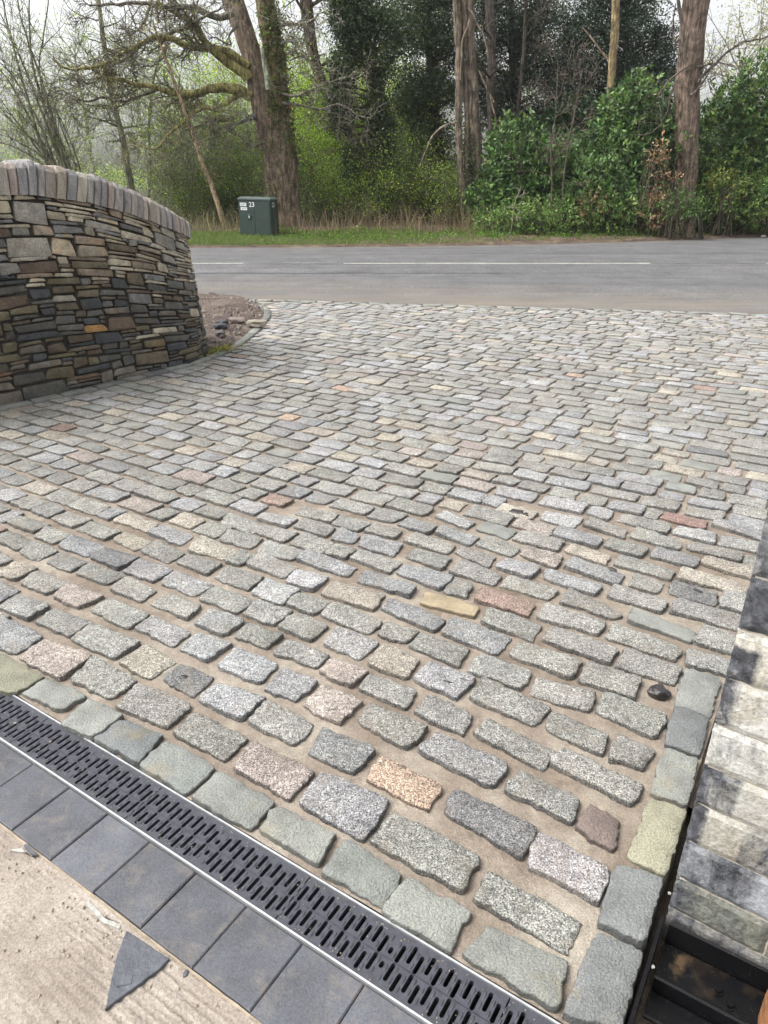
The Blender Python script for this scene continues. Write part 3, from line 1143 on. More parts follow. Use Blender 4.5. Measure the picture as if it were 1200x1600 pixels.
# stones and clods on the island
for (px, py, sz, mt, lab, c) in (
        (343, 512, 0.10, 'rubble', 'dark grey flat stone lying on the soil patch nearest the kerb', (.06, .065, .075)),
        (371, 503, 0.11, 'rubble', 'brown rounded clod of earth on the right side of the soil patch', (.20, .16, .14)),
        (344, 523, 0.08, 'rubble', 'small slate grey wedge of stone below the dark flat stone on the soil', (.11, .115, .12)),
        (402, 507, 0.12, 'rubble', 'pale cream flat stone half buried in soil beside the kerb', (.33, .29, .23)),
        (348, 505, 0.09, 'rubble', 'black broken lump behind the dark flat stone on the soil patch', (.045, .042, .045))):
    # ground position from the ray at z = 0.05
    A3 = at(px, py, 5.0); k = (H - 0.05) / (H - A3.z)
    rock('loose_stone', (A3.x * k, A3.y * k, 0.065), sz, sz * 0.7, sz * 0.42, M[mt], px * 0.7, lab, 'stone', 'loose stones on the soil patch', c, rot=px)
A = Acc()
for i in range(1500):
    t = rng.uniform(3.2, 8.2); s = left_bound(min(t, 6.6)) - 0.12 - abs(rng.gauss(0, 0.7))
    x, y, _ = W(s, t)
    if y > near_edge(x) - 0.1: continue
    r = rng.uniform(0.006, 0.022) * (1.7 if rng.random() < 0.12 else 1)
    z = 0.03
    c = rng.choice([(.13, .09, .075), (.10, .075, .065), (.20, .16, .13), (.28, .24, .2), (.06, .05, .05)])
    V = [(x + r * rng.uniform(.6, 1.2) * math.cos(a) , y + r * rng.uniform(.6, 1.2) * math.sin(a), z + (r * .5 if a else 0)) for a in (0.01, 1.6, 3.1, 4.7)] + [(x, y, z + r * 1.3)]
    A.add(V, [[0, 1, 4], [1, 2, 4], [2, 3, 4], [3, 0, 4]], c)
tag(A.build('soil_clods', M['rubble']), 'crumbled brown earth clods scattered over the soil patch behind the kerb', 'soil', kind='stuff')

# small black wet stone set in the joint near the right edging course
x, y, _ = W(1.785, 1.093)
rock('sett_fragment', (x, y, 0.012), 0.036, 0.032, 0.026, M['wet'], 4.4, 'shiny wet black broken stone lump in the mortar joint beside the green edging course', 'stone', rot=0.5, n=3)

# ------------------------------------------------------------------ dry-stone wall
def pack(a0, a1, cell_a, nv, rs, sizes):
    na = int((a1 - a0) / cell_a)
    occ = np.zeros((nv, na), bool)
    out = []
    for v in range(nv):
        a = 0
        while a < na:
            if occ[v, a]: a += 1; continue
            h = rs.choices([x[0] for x in sizes], [x[1] for x in sizes])[0]
            wr = {x[0]: x[2] for x in sizes}[h]
            w = rs.randint(*wr)
            h = min(h, nv - v)
            w = min(w, na - a)
            ww = 0
            while ww < w and not occ[v, a + ww]: ww += 1
            w = ww
            # absorb slivers
            if a + w < na and not occ[v, a + w]:
                rest = 0
                while a + w + rest < na and not occ[v, a + w + rest]: rest += 1
                if rest < 2: w += rest
            if w < h * 1.1: h = max(1, int(w / 1.1))
            hh = 1
            while hh < h and not occ[v + hh, a:a + w].any(): hh += 1
            h = hh
            occ[v:v + h, a:a + w] = True
            out.append((a, w, v, h))
            a += w
    return out


def rubble_face(parent, a0, a1, pt, top, cell_a, nv, sizes, colfn, gap, prot, seed, K, limit, score, name='stone'):
    rs = random.Random(seed)
    P = pack(a0, a1, cell_a, nv, rs, sizes)
    items = []
    for (a, w, v, h) in P:
        A0, A1 = a0 + a * cell_a, a0 + (a + w) * cell_a
        am = (A0 + A1) / 2
        items.append((score(am, (v + h / 2) / nv, w * h), A0, A1, v / nv, (v + h) / nv, w, h))
    items.sort(key=lambda x: -x[0])
    rest = Acc()
    for r, (sc, A0, A1, v0, v1, w, h) in enumerate(items):
        g = gap * 0.5
        am = (A0 + A1) / 2
        hz = top(am)
        wav = lambda a: 0.010 * tri_noise(a * 3, v0 * 9, seed)
        z0, z1 = v0, v1
        # work in (a, z) metres, z scaled by the local top height
        Z = lambda v, a: v * top(a) + wav(a) * (1 if 0.01 < v < 0.99 else 0)
        jj = lambda s: rs.uniform(-s, s)
        wd = (A1 - A0); ht = (z1 - z0) * hz
        ja, jz = min(0.028, wd * 0.15), min(0.024, ht * 0.24)
        q = [(A0 + g + jj(ja) * .6, Z(z0, A0) + g + jj(jz) * .6), (A1 - g + jj(ja) * .6, Z(z0, A1) + g + jj(jz) * .6), (A1 - g - abs(jj(ja)), Z(z1, A1) - g - abs(jj(jz))), (A0 + g + abs(jj(ja)), Z(z1, A0) - g - abs(jj(jz)))]
        p = prot * rs.uniform(0.3, 1.25)
        V, F, fl = stone_geo(q, -0.05, p, K, min(0.010, ht * .2), 0.0035, seed + r * 0.61, lambda a, z, dd: pt(a, z, dd), bev=min(0.005, ht * .12), tilt=0.10, dome=0.003, mid=w * h > 8)
        c = np.array(colfn(am, (v0 + v1) / 2, w, h, rs))
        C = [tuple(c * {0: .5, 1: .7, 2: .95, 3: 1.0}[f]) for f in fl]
        if r < limit: bake(name, V, F, M['rubble'], parent, C, smooth=True)
        else: rest.add(V, F, C)
    if rest.v: tag(bake('small_' + name + 's', rest.v, rest.f, M['rubble'], parent, rest.c, smooth=True), kind='stuff')


def wall_col(a, v, w, h, rs):
    dry = [(.34, .30, .225), (.42, .365, .265), (.28, .265, .23), (.19, .185, .18), (.31, .26, .20), (.47, .42, .32), (.24, .19, .14), (.36, .335, .28)]
    wet = [(.080, .077, .066), (.115, .095, .062), (.060, .063, .066), (.115, .092, .062), (.085, .080, .068), (.15, .135, .11), (.12, .085, .058), (.050, .053, .056), (.12, .118, .108), (.14, .12, .07)]
    f = max(0, min(1, (v - 0.50) / 0.28 + rs.uniform(-0.35, 0.35)))
    c = np.array(rs.choice(dry)) if rs.random() < f else np.array(rs.choice(wet))
    if rs.random() < 0.03: c = np.array((.42, .38, .29))
    if rs.random() < 0.012 and v < .5: c = np.array((.40, .22, .08))
    return c * rs.uniform(0.8, 1.2)


wall = empty('stone_wall', W(-3.1, 2.6, 0), 'curved dry stone wall of brown and black rubble beside the cobbled driveway', 'wall')


def wall_pt2(a, z, d): return wall_pt(a, z, d)


A_START, A_STOP = arc_of_t(0.7), A_END + 1.35


def wall_score(a, v, area):
    s, t, _, _ = wall_base(a)
    vis = 1.0 if t > 1.5 and a < A_END + 0.75 else 0.02
    return area * vis


rubble_face(wall, A_START, A_STOP, wall_pt2, wall_top, 0.024, 46,
            [(1, 55, (4, 13)), (2, 30, (4, 14)), (3, 11, (5, 12)), (4, 4, (7, 14)), (5, 1, (8, 14))],
            wall_col, 0.0035, 0.011, 33, 16, 290, wall_score)
# core behind the stones, following the face and closing over the top
def wall_core():
    aa = list(np.arange(WARC[0], WARC[-1] - 0.02, 0.08))
    prof = []
    V = []
    for a in aa:
        zt = wall_top(a) - 0.004
        for (d, z) in ((-0.012, -0.05), (-0.012, 0.3), (-0.012, 0.7), (-0.012, zt), (-0.42, zt), (-0.50, -0.05)):
            s, t, ns, nt_ = wall_base(a)
            dd = d - 0.085 * z if d > -0.3 else d + 0.03
            V.append(W(s + ns * dd, t + nt_ * dd, z))
    F = [[i * 6 + j, (i + 1) * 6 + j, (i + 1) * 6 + j + 1, i * 6 + j + 1] for i in range(len(aa) - 1) for j in range(5)]
    bake('wall_core', V, F, M['core'], wall)


wall_core()
# coping of stones set on edge
a = arc_of_t(0.6)
cc = [(.36, .32, .285), (.31, .29, .275), (.41, .355, .285), (.34, .285, .25), (.27, .26, .26), (.38, .34, .30), (.33, .305, .28), (.43, .39, .33), (.36, .30, .26)]
while a < A_END + 1.3:
    th = rng.uniform(0.050, 0.082) * (1.0 if a < A_REF[3] else 0.75)
    h = cope_h(a) * rng.uniform(0.93, 1.06)
    lean = 0.05 + 0.22 * math.exp(-((a - A_REF[3]) / 0.5) ** 2) + rng.uniform(-0.04, 0.04)
    front = 0.030 + rng.uniform(-0.014, 0.010)
    zb = wall_top(a + th / 2)
    prof = [(front, 0.0), (front + .004, h * .45), (front - 0.004, h * .80), (front - 0.03, h * .96), (front - 0.08, h), (-0.32, h * .99), (-0.39, h * .9), (-0.40, 0.0)]
    V = []; F = []
    ncol = 5
    sl = [0, 0.004, th * .5, th - .004 - .004, th - 0.004]
    ins = [0.009, 0.0, -0.003, 0.0, 0.009]
    sd = rng.uniform(0, 99)
    slope = (wall_top(a + th) - wall_top(a)) / th
    for ci in range(ncol):
        for (d, z) in prof:
            zz = z - (ins[ci] if z > 0.01 else 0) + 0.004 * tri_noise(z * 30 + sd, ci)
            dd = d - ins[ci] * (1 if d > 0 else -1) + 0.005 * tri_noise(z * 25, ci * 1.3 + sd, d * 9)
            aa = a + sl[ci] + lean * z + 0.003 * tri_noise(z * 20 + sd, d * 8)
            s, t, ns, nt_ = wall_base(aa)
            dd2 = dd - 0.085 * (zb)
            V.append(W(s + ns * dd2, t + nt_ * dd2, zb + slope * sl[ci] + zz))
    n = len(prof)
    for ci in range(ncol - 1):
        for j in range(n - 1):
            F.append([ci * n + j, (ci + 1) * n + j, (ci + 1) * n + j + 1, ci * n + j + 1])
    F.append(list(range(n))[::-1]); F.append([(ncol - 1) * n + j for j in range(n)])
    c = np.array(rng.choice(cc)) * rng.uniform(0.85, 1.15)
    bake('coping_stone', V, F, M['coping'], wall, c, smooth=False)
    a += th + 0.002
# dark lump left on top of the coping
px_ = wall_pt(A_END + 0.02, 1.43, -0.1)
rock('stone_chip', (px_[0], px_[1], wall_top(A_END) + cope_h(A_END) + 0.008), 0.05, 0.03, 0.014, M['rubble'], 3.3, 'small dark chip of stone lying on top of the coping', 'stone', col=(.05, .05, .055))

# ------------------------------------------------------------------ gate pillar on the right
PT = 0.340
ROTP = math.radians(-3.0)                 # the pillar is turned a touch off the drain's grid


def PW(s, t, z):                          # pillar frame: s from its left edge, t from its front face
    c, sn = math.cos(ROTP), math.sin(ROTP)
    return W(1.982 + s * c - t * sn, PT + s * sn + t * c, z)


pillar = empty('gate_pillar', PW(0.2, 0.2, 0), 'gate pillar of pale dressed stone blocks streaked with black stains beside the cobbles', 'pillar')
CZ = [-0.10, 0.025, 0.12, 0.23, 0.336, 0.434, 0.536, 0.644, 0.75, 0.857, 0.968, 1.10, 1.24, 1.38]
# per course: block lengths, tint, stain function over (x along, z up) -> value
CR = [((.27, .3), (.45, .45, .43), lambda x, z: .10), ((.19, .35), (.42, .44, .38), lambda x, z: .10 + .12 * (x < .02)),
      ((.33, .3), (.62, .66, .74), lambda x, z: .17 - .25 * (abs(x - .17) < .025)), ((.20, .33), (.80, .78, .72), lambda x, z: .10 if x > .09 else (.25 if x < .035 else -.14)),
      ((.36, .25), (.85, .84, .80), lambda x, z: .22 if x < .075 else (-.15 if x < .17 else .18)), ((.25, .35), (1.0, 1.0, .98), lambda x, z: -.02),
      ((.42, .2), (1.05, 1.04, 1.02), lambda x, z: .20 if x < .02 else -.12), ((.28, .34), (1.05, 1.02, .95), lambda x, z: .24 if x < .04 and z < .72 else -.07),
      ((.40, .22), (.6, .62, .68), lambda x, z: .22 if x < .04 or z < .77 else .10), ((.3, .3), (.5, .5, .52), lambda x, z: .14),
      ((.38, .22), (.4, .4, .42), lambda x, z: .16), ((.3, .3), (.5, .5, .5), lambda x, z: .1), ((.4, .2), (.6, .6, .58), lambda x, z: .05)]
for k in range(len(CZ) - 1):
    z0, z1 = CZ[k] + 0.0022, CZ[k + 1] - 0.0022
    x0 = 0.0
    lens, tint, sf = CR[k]
    off = 0.0015 * tri_noise(k * 3.3, 1) * 2
    for bi, L in enumerate(lens):
        x1 = x0 + L - 0.004
        nx, nz = 22, 8
        dp = 0.36 if bi == 0 else 0.2
        V = []; St = []
        sd = k * 7 + bi * 3
        # front face grid with softened arris and hand-dressed hollows
        for j in range(nz + 1):
            for i in range(nx + 1):
                fx, fz = i / nx, j / nz
                x = x0 + (x1 - x0) * fx; z = z0 + (z1 - z0) * fz
                ex = min(fx * (x1 - x0), (1 - fx) * (x1 - x0)); ez = min(fz, 1 - fz) * (z1 - z0)
                e = min(ex, ez)
                d = 0.0045 * math.exp(-e / 0.0035) + 0.0022 * tri_noise(x * 30, z * 30, sd) + 0.0012 * tri_noise(x * 90, z * 90, sd)
                jx = 0.0022 * tri_noise(z * 60, sd) if i in (0, nx) else 0
                jz = 0.0022 * tri_noise(x * 50, sd + 4) if j in (0, nz) else 0
                V.append(PW(x + jx, d + off, z + jz))
                St.append((sf(x, z),) * 3)
        F = [[j * (nx + 1) + i, j * (nx + 1) + i + 1, (j + 1) * (nx + 1) + i + 1, (j + 1) * (nx + 1) + i] for j in range(nz) for i in range(nx)]
        b = len(V)
        V += [PW(x0, dp, z0), PW(x1, dp, z0), PW(x1, dp, z1), PW(x0, dp, z1)]; St += [(sf(x0, z0),) * 3] * 4
        bl = list(range(0, nx + 1)); tl = [nz * (nx + 1) + i for i in range(nx + 1)]
        ll = [j * (nx + 1) for j in range(nz + 1)]; rl = [j * (nx + 1) + nx for j in range(nz + 1)]
        F += [bl[::-1] + [b, b + 1], tl + [b + 2, b + 3], ll + [b + 3, b], rl[::-1] + [b + 1, b + 2]]
        F += [[b, b + 3, b + 2, b + 1]]
        bake('block', V, F, M['quoin'], pillar, np.array(tint), smooth=False, extra={'Stain': St})
        x0 += L
A = Acc(); A.box(0.006, 0.55, 0.006, 0.35, -0.10, 1.37, PW)
A.build('mortar_core', M['palemortar'], pillar)

# rough slate walling that carries on to the right of the pillar blocks
rw = empty('rubble_wall', PW(0.8, 0.2, 0), 'rough slate walling right of the pillar blocks at the edge of the photo', 'wall')
A = Acc(); A.box(0.40, 1.3, 0.034, 0.36, -0.1, 1.3, PW); A.build('wall_core', M['core'], rw)
rubble_face(rw, 0.19, 1.3, lambda a, z, d: PW(a, 0.012 - d * 0.7, z), lambda a: 1.28, 0.022, 40,
            [(1, 30, (3, 7)), (2, 40, (3, 9)), (3, 30, (4, 9))], lambda a, v, w, h, rs: np.array(rs.choice([(.16, .15, .14), (.25, .22, .18), (.10, .10, .11), (.32, .29, .24)])) * rs.uniform(.8, 1.2),
            0.006, 0.010, 77, 12, 110, lambda a, v, ar: ar * (2 - v) / a)

# pit floor and steel channel in front of the pillar
V, F = grid([1.955 + i * 0.05 for i in range(50)], [-0.9 + j * 0.05 for j in range(34)], lambda s, t: 0)
V = [W(v[0], v[1], -0.085 + 0.012 * tri_noise(v[0] * 9, v[1] * 9) + 0.005 * tri_noise(v[0] * 40, v[1] * 40)) for v in V]
tag(bake('mud', V, F, M['pit'], smooth=True), kind='structure')
V, F = grid([1.955 + i * 0.2 for i in range(20)], [0.7 + j * 0.3 for j in range(12)], lambda s, t: 0)
V = [W(v[0], v[1], -0.02 + 0.01 * tri_noise(v[0] * 5, v[1] * 5)) for v in V]
tag(bake('earth', V, F, M['pit'], smooth=True), kind='structure')

ch = empty('steel_channel', W(2.2, 0.27, -0.08), 'black steel channel with bolt heads and rust at the foot of the stained pillar', 'steel channel')
def chan(name, t0, t1, z0, z1, s0=1.992, s1=2.9, rust=0.0, par=None):
    V = []; F = []; C = []
    n = 30; r = 0.004
    prof = [(t0, z0), (t1, z0), (t1, z1 - r), (t1 - r, z1), (t0 + r, z1), (t0, z1 - r)]
    for i in range(n + 1):
        s = s0 + (s1 - s0) * i / n
        for (t, z) in prof:
            V.append(W(s, t, z)); rr = rust * (.8 if s < 2.05 else 0.12); C.append((rr,) * 3)
    m = len(prof)
    for i in range(n):
        for j in range(m): F.append([i * m + j, (i + 1) * m + j, (i + 1) * m + (j + 1) % m, i * m + (j + 1) % m])
    F += [list(range(m)), [n * m + j for j in range(m)][::-1]]
    return bake(name, V, F, M['beam'], par or ch, C)
chan('flange', 0.316, 0.324, -0.055, 0.012)
chan('web', 0.222, 0.315, -0.055, -0.046, rust=1.0)
chan('flange', 0.212, 0.221, -0.115, -0.030)
chan('base_plate', 0.150, 0.211, -0.078, -0.070)
for s_, t_ in ((2.108, 0.262), (2.134, 0.244)):
    A = Acc()
    for r0, h0, h1 in ((0.011, -0.046, -0.043), (0.0068, -0.043, -0.036)):
        K = 12 if r0 > .01 else 6
        b = [W(s_ + r0 * math.cos(6.2832 * i / K), t_ + r0 * math.sin(6.2832 * i / K), h0) for i in range(K)] + [W(s_ + r0 * math.cos(6.2832 * i / K), t_ + r0 * math.sin(6.2832 * i / K), h1) for i in range(K)]
        A.add(b, [[i, (i + 1) % K, K + (i + 1) % K, K + i] for i in range(K)] + [[K + i for i in range(K)]], (0.2, .2, .2))
    A.build('bolt', M['beam'], ch)
# thin upright plate that retains the setts beside the pit
A = Acc(); A.box(1.972, 1.980, -0.12, 0.33, -0.10, 0.006, W, (0.1, .1, .1))
tag(A.build('edging_plate', M['beam']), 'thin black upright metal edging strip holding the green edging course beside the pit', 'edging')
# two white blobs of mortar
rock('mortar_blob', W(1.985, 0.21, -0.002), .005, .0045, .003, M['plastic'], 1.2, 'white blob on the end of the black steel channel', 'blob')
rock('mortar_blob', W(1.975, 0.40, 0.0), .004, .004, .003, M['plastic'], 2.2, 'small pale blob beside the foot of the stained pillar', 'blob')
# rusty post end at the right edge
V = []; F = []
K = 16; zs = [-0.1, 0.0, 0.04, 0.065, 0.075]
rr = [0.06, 0.06, 0.058, 0.05, 0.03]
for z, r in zip(zs, rr):
    for i in range(K):
        an = 6.2832 * i / K
        q = r * (1 + 0.10 * tri_noise(math.cos(an) * 2, math.sin(an) * 2, z * 20)) * (1 / max(abs(math.cos(an)), abs(math.sin(an)))) ** 0.6
        V.append(W(2.245 + q * math.cos(an), 0.255 + q * math.sin(an) * 0.8, z))
F = [[j * K + i, j * K + (i + 1) % K, (j + 1) * K + (i + 1) % K, (j + 1) * K + i] for j in range(4) for i in range(K)] + [[4 * K + i for i in range(K)]]
tag(bake('rusty_stub', V, F, M['rust'], smooth=True), 'rough orange brown rusty stub beside the black steel channel', 'post')

# ------------------------------------------------------------------ linear drain
drain = empty('linear_drain', W(0.6, -0.068, -0.1), 'long channel drain with black slotted grating between the cobbles and the dark pavers', 'drain')
DS0, DS1 = -1.24, 1.958
A = Acc(); A.box(DS0, DS1, -0.1378, 0.0, -0.14, -0.125, W)
A.box(DS0, DS1, -0.1378, -0.129, -0.1245, -0.016, W); A.box(DS0, DS1, -0.0085, -0.0005, -0.1245, -0.016, W)
A.build('channel', M['black'], drain)
for t0 in (-0.0050, -0.1375):
    A = Acc(); A.box(DS0, DS1, t0, t0 + 0.0042, -0.0155, 0.0035, W); A.build('rail', M['galv'], drain)


def grate_section(s0, n, pitch, parent):
    A = Acc(); E = Acc()
    T0, T1 = -0.1315, -0.0068
    bands = [(-0.0435, 0.028), (-0.0985, 0.028)]      # centre, half width
    z = 0.0
    short = n // 2
    L = n * pitch
    m = 0.0018
    # plain strips
    def strip(ta, tb, zz=z):
        for i in range(n): A.add([W(s0 + i * pitch, ta, zz), W(s0 + (i + 1) * pitch, ta, zz), W(s0 + (i + 1) * pitch, tb, zz), W(s0 + i * pitch, tb, zz)], [[0, 1, 2, 3]])
    strip(T0, bands[1][0] - bands[1][1]); strip(bands[1][0] + bands[1][1], bands[0][0] - bands[0][1]); strip(bands[0][0] + bands[0][1], T1)
    for bi, (tc, hb) in enumerate(bands):
        for i in range(n):
            cxs = s0 + (i + 0.5) * pitch
            a = pitch / 2
            st = 0.0055 if (i + bi) % 2 else -0.0055
            hl = 0.0210; r = 0.0047
            if i == short: hl = 0.008; st = -0.010 if bi == 0 else 0.010
            hole = []; outer = []
            for k in range(6):
                an = math.pi * k / 5
                hole.append((cxs + r * math.cos(an), tc + st + (hl - r) + r * math.sin(an)))
                outer.append((cxs + a - 2 * a * k / 5, tc + hb))
            for k in range(6):
                an = math.pi + math.pi * k / 5
                hole.append((cxs + r * math.cos(an), tc + st - (hl - r) + r * math.sin(an)))
                outer.append((cxs - a + 2 * a * k / 5, tc - hb))
            V = [W(*p, z) for p in outer] + [W(*p, z) for p in hole] + [W(*p, -0.013) for p in hole]
            F = []
            for k in range(12):
                q = (k + 1) % 12
                F.append([k, 12 + k, 12 + q, q])
                F.append([12 + k, 24 + k, 24 + q, 12 + q])
            A.add(V, F)
            # cast pads between the slots
            for e in (1, -1):
                pc = (s0 + i * pitch, tc + e * 0.012 + (0.003 if i % 2 else -0.003))
                V = []
                for rr_, zz in ((1.0, z + 0.0002), (0.6, z + 0.0018)):
                    for k in range(8):
                        an = 2 * math.pi * k / 8
                        V.append(W(pc[0] + 0.0034 * rr_ * math.cos(an), pc[1] + 0.0085 * rr_ * math.sin(an), zz))
                E.add(V, [[k, (k + 1) % 8, 8 + (k + 1) % 8, 8 + k] for k in range(8)] + [[8 + k for k in range(8)]])
    # long side edges and the two end faces
    A.add([W(s0, T0, z), W(s0 + L, T0, z), W(s0 + L, T0, -.014), W(s0, T0, -.014)], [[0, 1, 2, 3]])
    A.add([W(s0, T1, z), W(s0 + L, T1, z), W(s0 + L, T1, -.014), W(s0, T1, -.014)], [[3, 2, 1, 0]])
    A.add([W(s0, T0, z), W(s0, T1, z), W(s0, T1, -.014), W(s0, T0, -.014)], [[0, 1, 2, 3]])
    A.add([W(s0 + L, T0, z), W(s0 + L, T1, z), W(s0 + L, T1, -.014), W(s0 + L, T0, -.014)], [[3, 2, 1, 0]])
    g = A.build('grate', M['iron'], parent)
    tag(E.build('grip_pad', M['iron'], g), kind='stuff')


for k in range(-3, 3):
    grate_section(0.2645 + 0.5 * k, 23, 0.497 / 23, drain)
grate_section(0.2645 + 1.5, 8, 0.497 / 23, drain)

A = Acc()
for i in range(420):
    s = rng.uniform(-0.9, 1.9); t = rng.choice([rng.uniform(-.128, -.010), -.012 - abs(rng.gauss(0, .006)), -.125 + abs(rng.gauss(0, .006))])
    r = rng.uniform(0.0007, 0.0022); x, y, _ = W(s, t)
    A.add([(x - r, y, 0.0002), (x, y - r, 0.0002), (x + r, y, 0.0002), (x, y + r, 0.0002), (x, y, r)], [[0, 1, 4], [1, 2, 4], [2, 3, 4], [3, 0, 4]])
tag(A.build('grit', M['haunch']), 'fine sandy grit scattered over the black drain grating', 'grit', kind='stuff')

# ------------------------------------------------------------------ charcoal pavers
pv = tag(bake('paving_bed', [W(-1.3, -0.318, -0.035), W(1.97, -0.318, -0.035), W(1.97, -0.138, -0.035), W(-1.3, -0.138, -0.035)], [[0, 1, 2, 3]], M['core']), kind='structure')
J = [0.394 + 0.1588 * k for k in range(-11, 11)]
for k in range(len(J) - 1):
    s0, s1 = J[k] + 0.0011, J[k + 1] - 0.0011
    if s0 > 1.9: break
    t0, t1 = -0.303 + rng.uniform(-.002, .002), -0.1400
    zt = -0.002 + rng.uniform(-0.0015, 0.001)
    V = []
    jt = [rng.uniform(-.0012, .0012) for _ in range(4)]
    for (e, z) in ((0, -0.034), (0, zt - 0.003), (0.003, zt)):
        V += [W(s0 + e, t0 + e, z), W(s1 - e, t0 + e, z + jt[0]), W(s1 - e, t1 - e, z + jt[1]), W(s0 + e, t1 - e, z + jt[2])]
    F = [[r * 4 + i, r * 4 + (i + 1) % 4, (r + 1) * 4 + (i + 1) % 4, (r + 1) * 4 + i] for r in range(2) for i in range(4)] + [[8, 9, 10, 11]]
    c = np.array((.088, .092, .106)) * rng.uniform(0.85, 1.15)
    bake('paver', V, F, M['paver'], pv, c)
# ragged mortar haunch along the pavers' outer edge
V = []; F = []
ss = np.arange(-1.3, 1.95, 0.012)
for s in ss:
    wv = 0.004 + 0.005 * tri_noise(s * 9, 0) + 0.004 * tri_noise(s * 40, 0)
    h = 0.003 * tri_noise(s * 30, 5)
    V += [W(s, -0.3055, -0.006 + h), W(s, -0.3055 - wv * .6, -0.008 + h), W(s, -0.3055 - wv, -0.024)]
F = [[i * 3 + j, (i + 1) * 3 + j, (i + 1) * 3 + j + 1, i * 3 + j + 1] for i in range(len(ss) - 1) for j in range(2)]
bake('mortar_haunch', V, F, M['haunch'], pv, smooth=True)

# concrete floor in the lower left corner
ss = np.arange(-1.4, 2.6, 0.03); tt = np.concatenate([np.arange(-2.0, -1.0, 0.05), np.arange(-1.0, -0.2985, 0.004)])
V = []
for t in tt:
    for s in ss:
        rib = (0.0016 if t > -1 else 0) * math.sin((t + 0.006 * tri_noise(s * 5, t * 5)) * 2 * math.pi / 0.023) * max(0, min(1, 0.55 + 2.2 * tri_noise(s * 2, t * 2)))
        V.append(W(s, t, -0.0165 + (0.005 * max(0, (t + .33) / .03)) + rib + 0.003 * tri_noise(s * 6, t * 6) + 0.002 * tri_noise(s * 25, t * 25)))
n = len(ss)
F = np.array([[j * n + i, j * n + i + 1, (j + 1) * n + i + 1, (j + 1) * n + i] for j in range(len(tt) - 1) for i in range(n - 1)])
tag(bake('concrete_floor', V, F, M['slab'], smooth=True), kind='structure')
# crumbs of dry mortar
A = Acc()
for i in range(330):
    s = rng.uniform(-0.2, 1.9); t = -0.312 - abs(rng.gauss(0, 0.05 if rng.random() < .6 else 0.25))
    r = rng.uniform(0.0012, 0.0045)
    x, y, _ = W(s, t)
    z = -0.015
    A.add([(x - r, y, z), (x, y - r, z), (x + r, y, z), (x, y + r * 1.2, z), (x + r * .2, y, z + r * 1.2)], [[0, 1, 4], [1, 2, 4], [2, 3, 4], [3, 0, 4]])
tag(A.build('mortar_crumbs', M['haunch']), 'crumbs of dry mortar scattered on the concrete along the dark pavers', 'crumbs', kind='stuff')


def slab_thing(name, pts, z0, z1, mat, label, cat, amp=0.0015, K=None):
    P = [np.array(p) for p in pts]
    out = []
    for i in range(len(P)):
        a, b = P[i], P[(i + 1) % len(P)]
        m = max(2, int(np.linalg.norm(b - a) / 0.008))
        for k in range(m):
            p = a + (b - a) * k / m
            if k: p = p + np.array([tri_noise(p[0] * 60, p[1] * 60), tri_noise(p[0] * 60, p[1] * 60, 5)]) * amp
            out.append(p)
    n = len(out); c = sum(out) / n
    V = [W(p[0], p[1], z0) for p in out] + [W(p[0], p[1], z1 - .0015) for p in out] + [W(*(c + (p - c) * 0.97), z1) for p in out] + [W(c[0], c[1], z1)]
    F = [[j * n + i, j * n + (i + 1) % n, (j + 1) * n + (i + 1) % n, (j + 1) * n + i] for j in range(2) for i in range(n)] + [[2 * n + i, 2 * n + (i + 1) % n, 3 * n] for i in range(n)]
    return tag(bake(name, V, F, mat), label, cat)


def S(px, py, z=-0.015):
    d = at(px, py, 5.0); k = (H - z) / (H - d.z)
    return ST(d.x * k, 5.0 * k)


slab_thing('slate_shard', [S(*p) for p in ((198, 1457), (183, 1496), (165, 1580), (250, 1517), (266, 1501))], -0.018, -0.008, M['slate'], 'triangular broken shard of dark slate lying on the pale concrete', 'slate')
slab_thing('paper_scrap', [S(*p) for p in ((178, 1531), (183, 1546), (206, 1541), (208, 1528), (196, 1524))], -0.0078, -0.0068, M['slate'], 'small grey scrap stuck on the triangular slate shard', 'scrap')
slab_thing('plastic_strip', [S(*p) for p in ((138, 1407), (134, 1413), (158, 1441), (187, 1453), (190, 1446), (165, 1436))], -0.017, -0.012, M['plastic'], 'short dirty white strip lying beside the dark pavers', 'strip')
slab_thing('stone_flake', [S(*p) for p in ((16, 1330), (34, 1327), (48, 1338), (56, 1344), (44, 1334), (28, 1333))], -0.018, -0.010, M['plastic'], 'small white flake beside the pavers near the left edge', 'flake')
slab_thing('slate_chip', [S(*p) for p in ((38, 1325), (44, 1323), (60, 1341), (52, 1341))], -0.0098, -0.004, M['slate'], 'dark slate chip beside the pavers near the left edge', 'slate')
slab_thing('slate_chip', [S(*p) for p in ((284, 1503), (295, 1503), (305, 1513), (296, 1514))], -0.018, -0.004, M['slate'], 'dark chip sticking from the mortar edge above the slate shard', 'slate')
rock('pebble', W(*S(290, 1522), -0.014), .006, .008, .005, M['slate'], 2.0, 'dark pebble on the concrete right of the slate shard', 'pebble')
# scraps on the grating
rock('mortar_crumb', W(*S(24, 1131, 0), 0.003), .005, .004, .003, M['haunch'], 6.0, 'pale mortar crumb on the grating at the left edge', 'crumb')
rock('mortar_crumb', W(*S(79, 1160, 0), 0.003), .004, .003, .003, M['haunch'], 7.0, 'smaller pale mortar crumb further right on the grating', 'crumb')

# ------------------------------------------------------------------ green roadside cabinet
CX, CY = -3.52, 20.95
CG = ground_z(CX, CY)
cab = empty('roadside_cabinet', (CX, CY, CG), 'dark green metal utility cabinet numbered 23 on the grass verge beyond the road', 'cabinet')
CR_ = math.radians(-16)


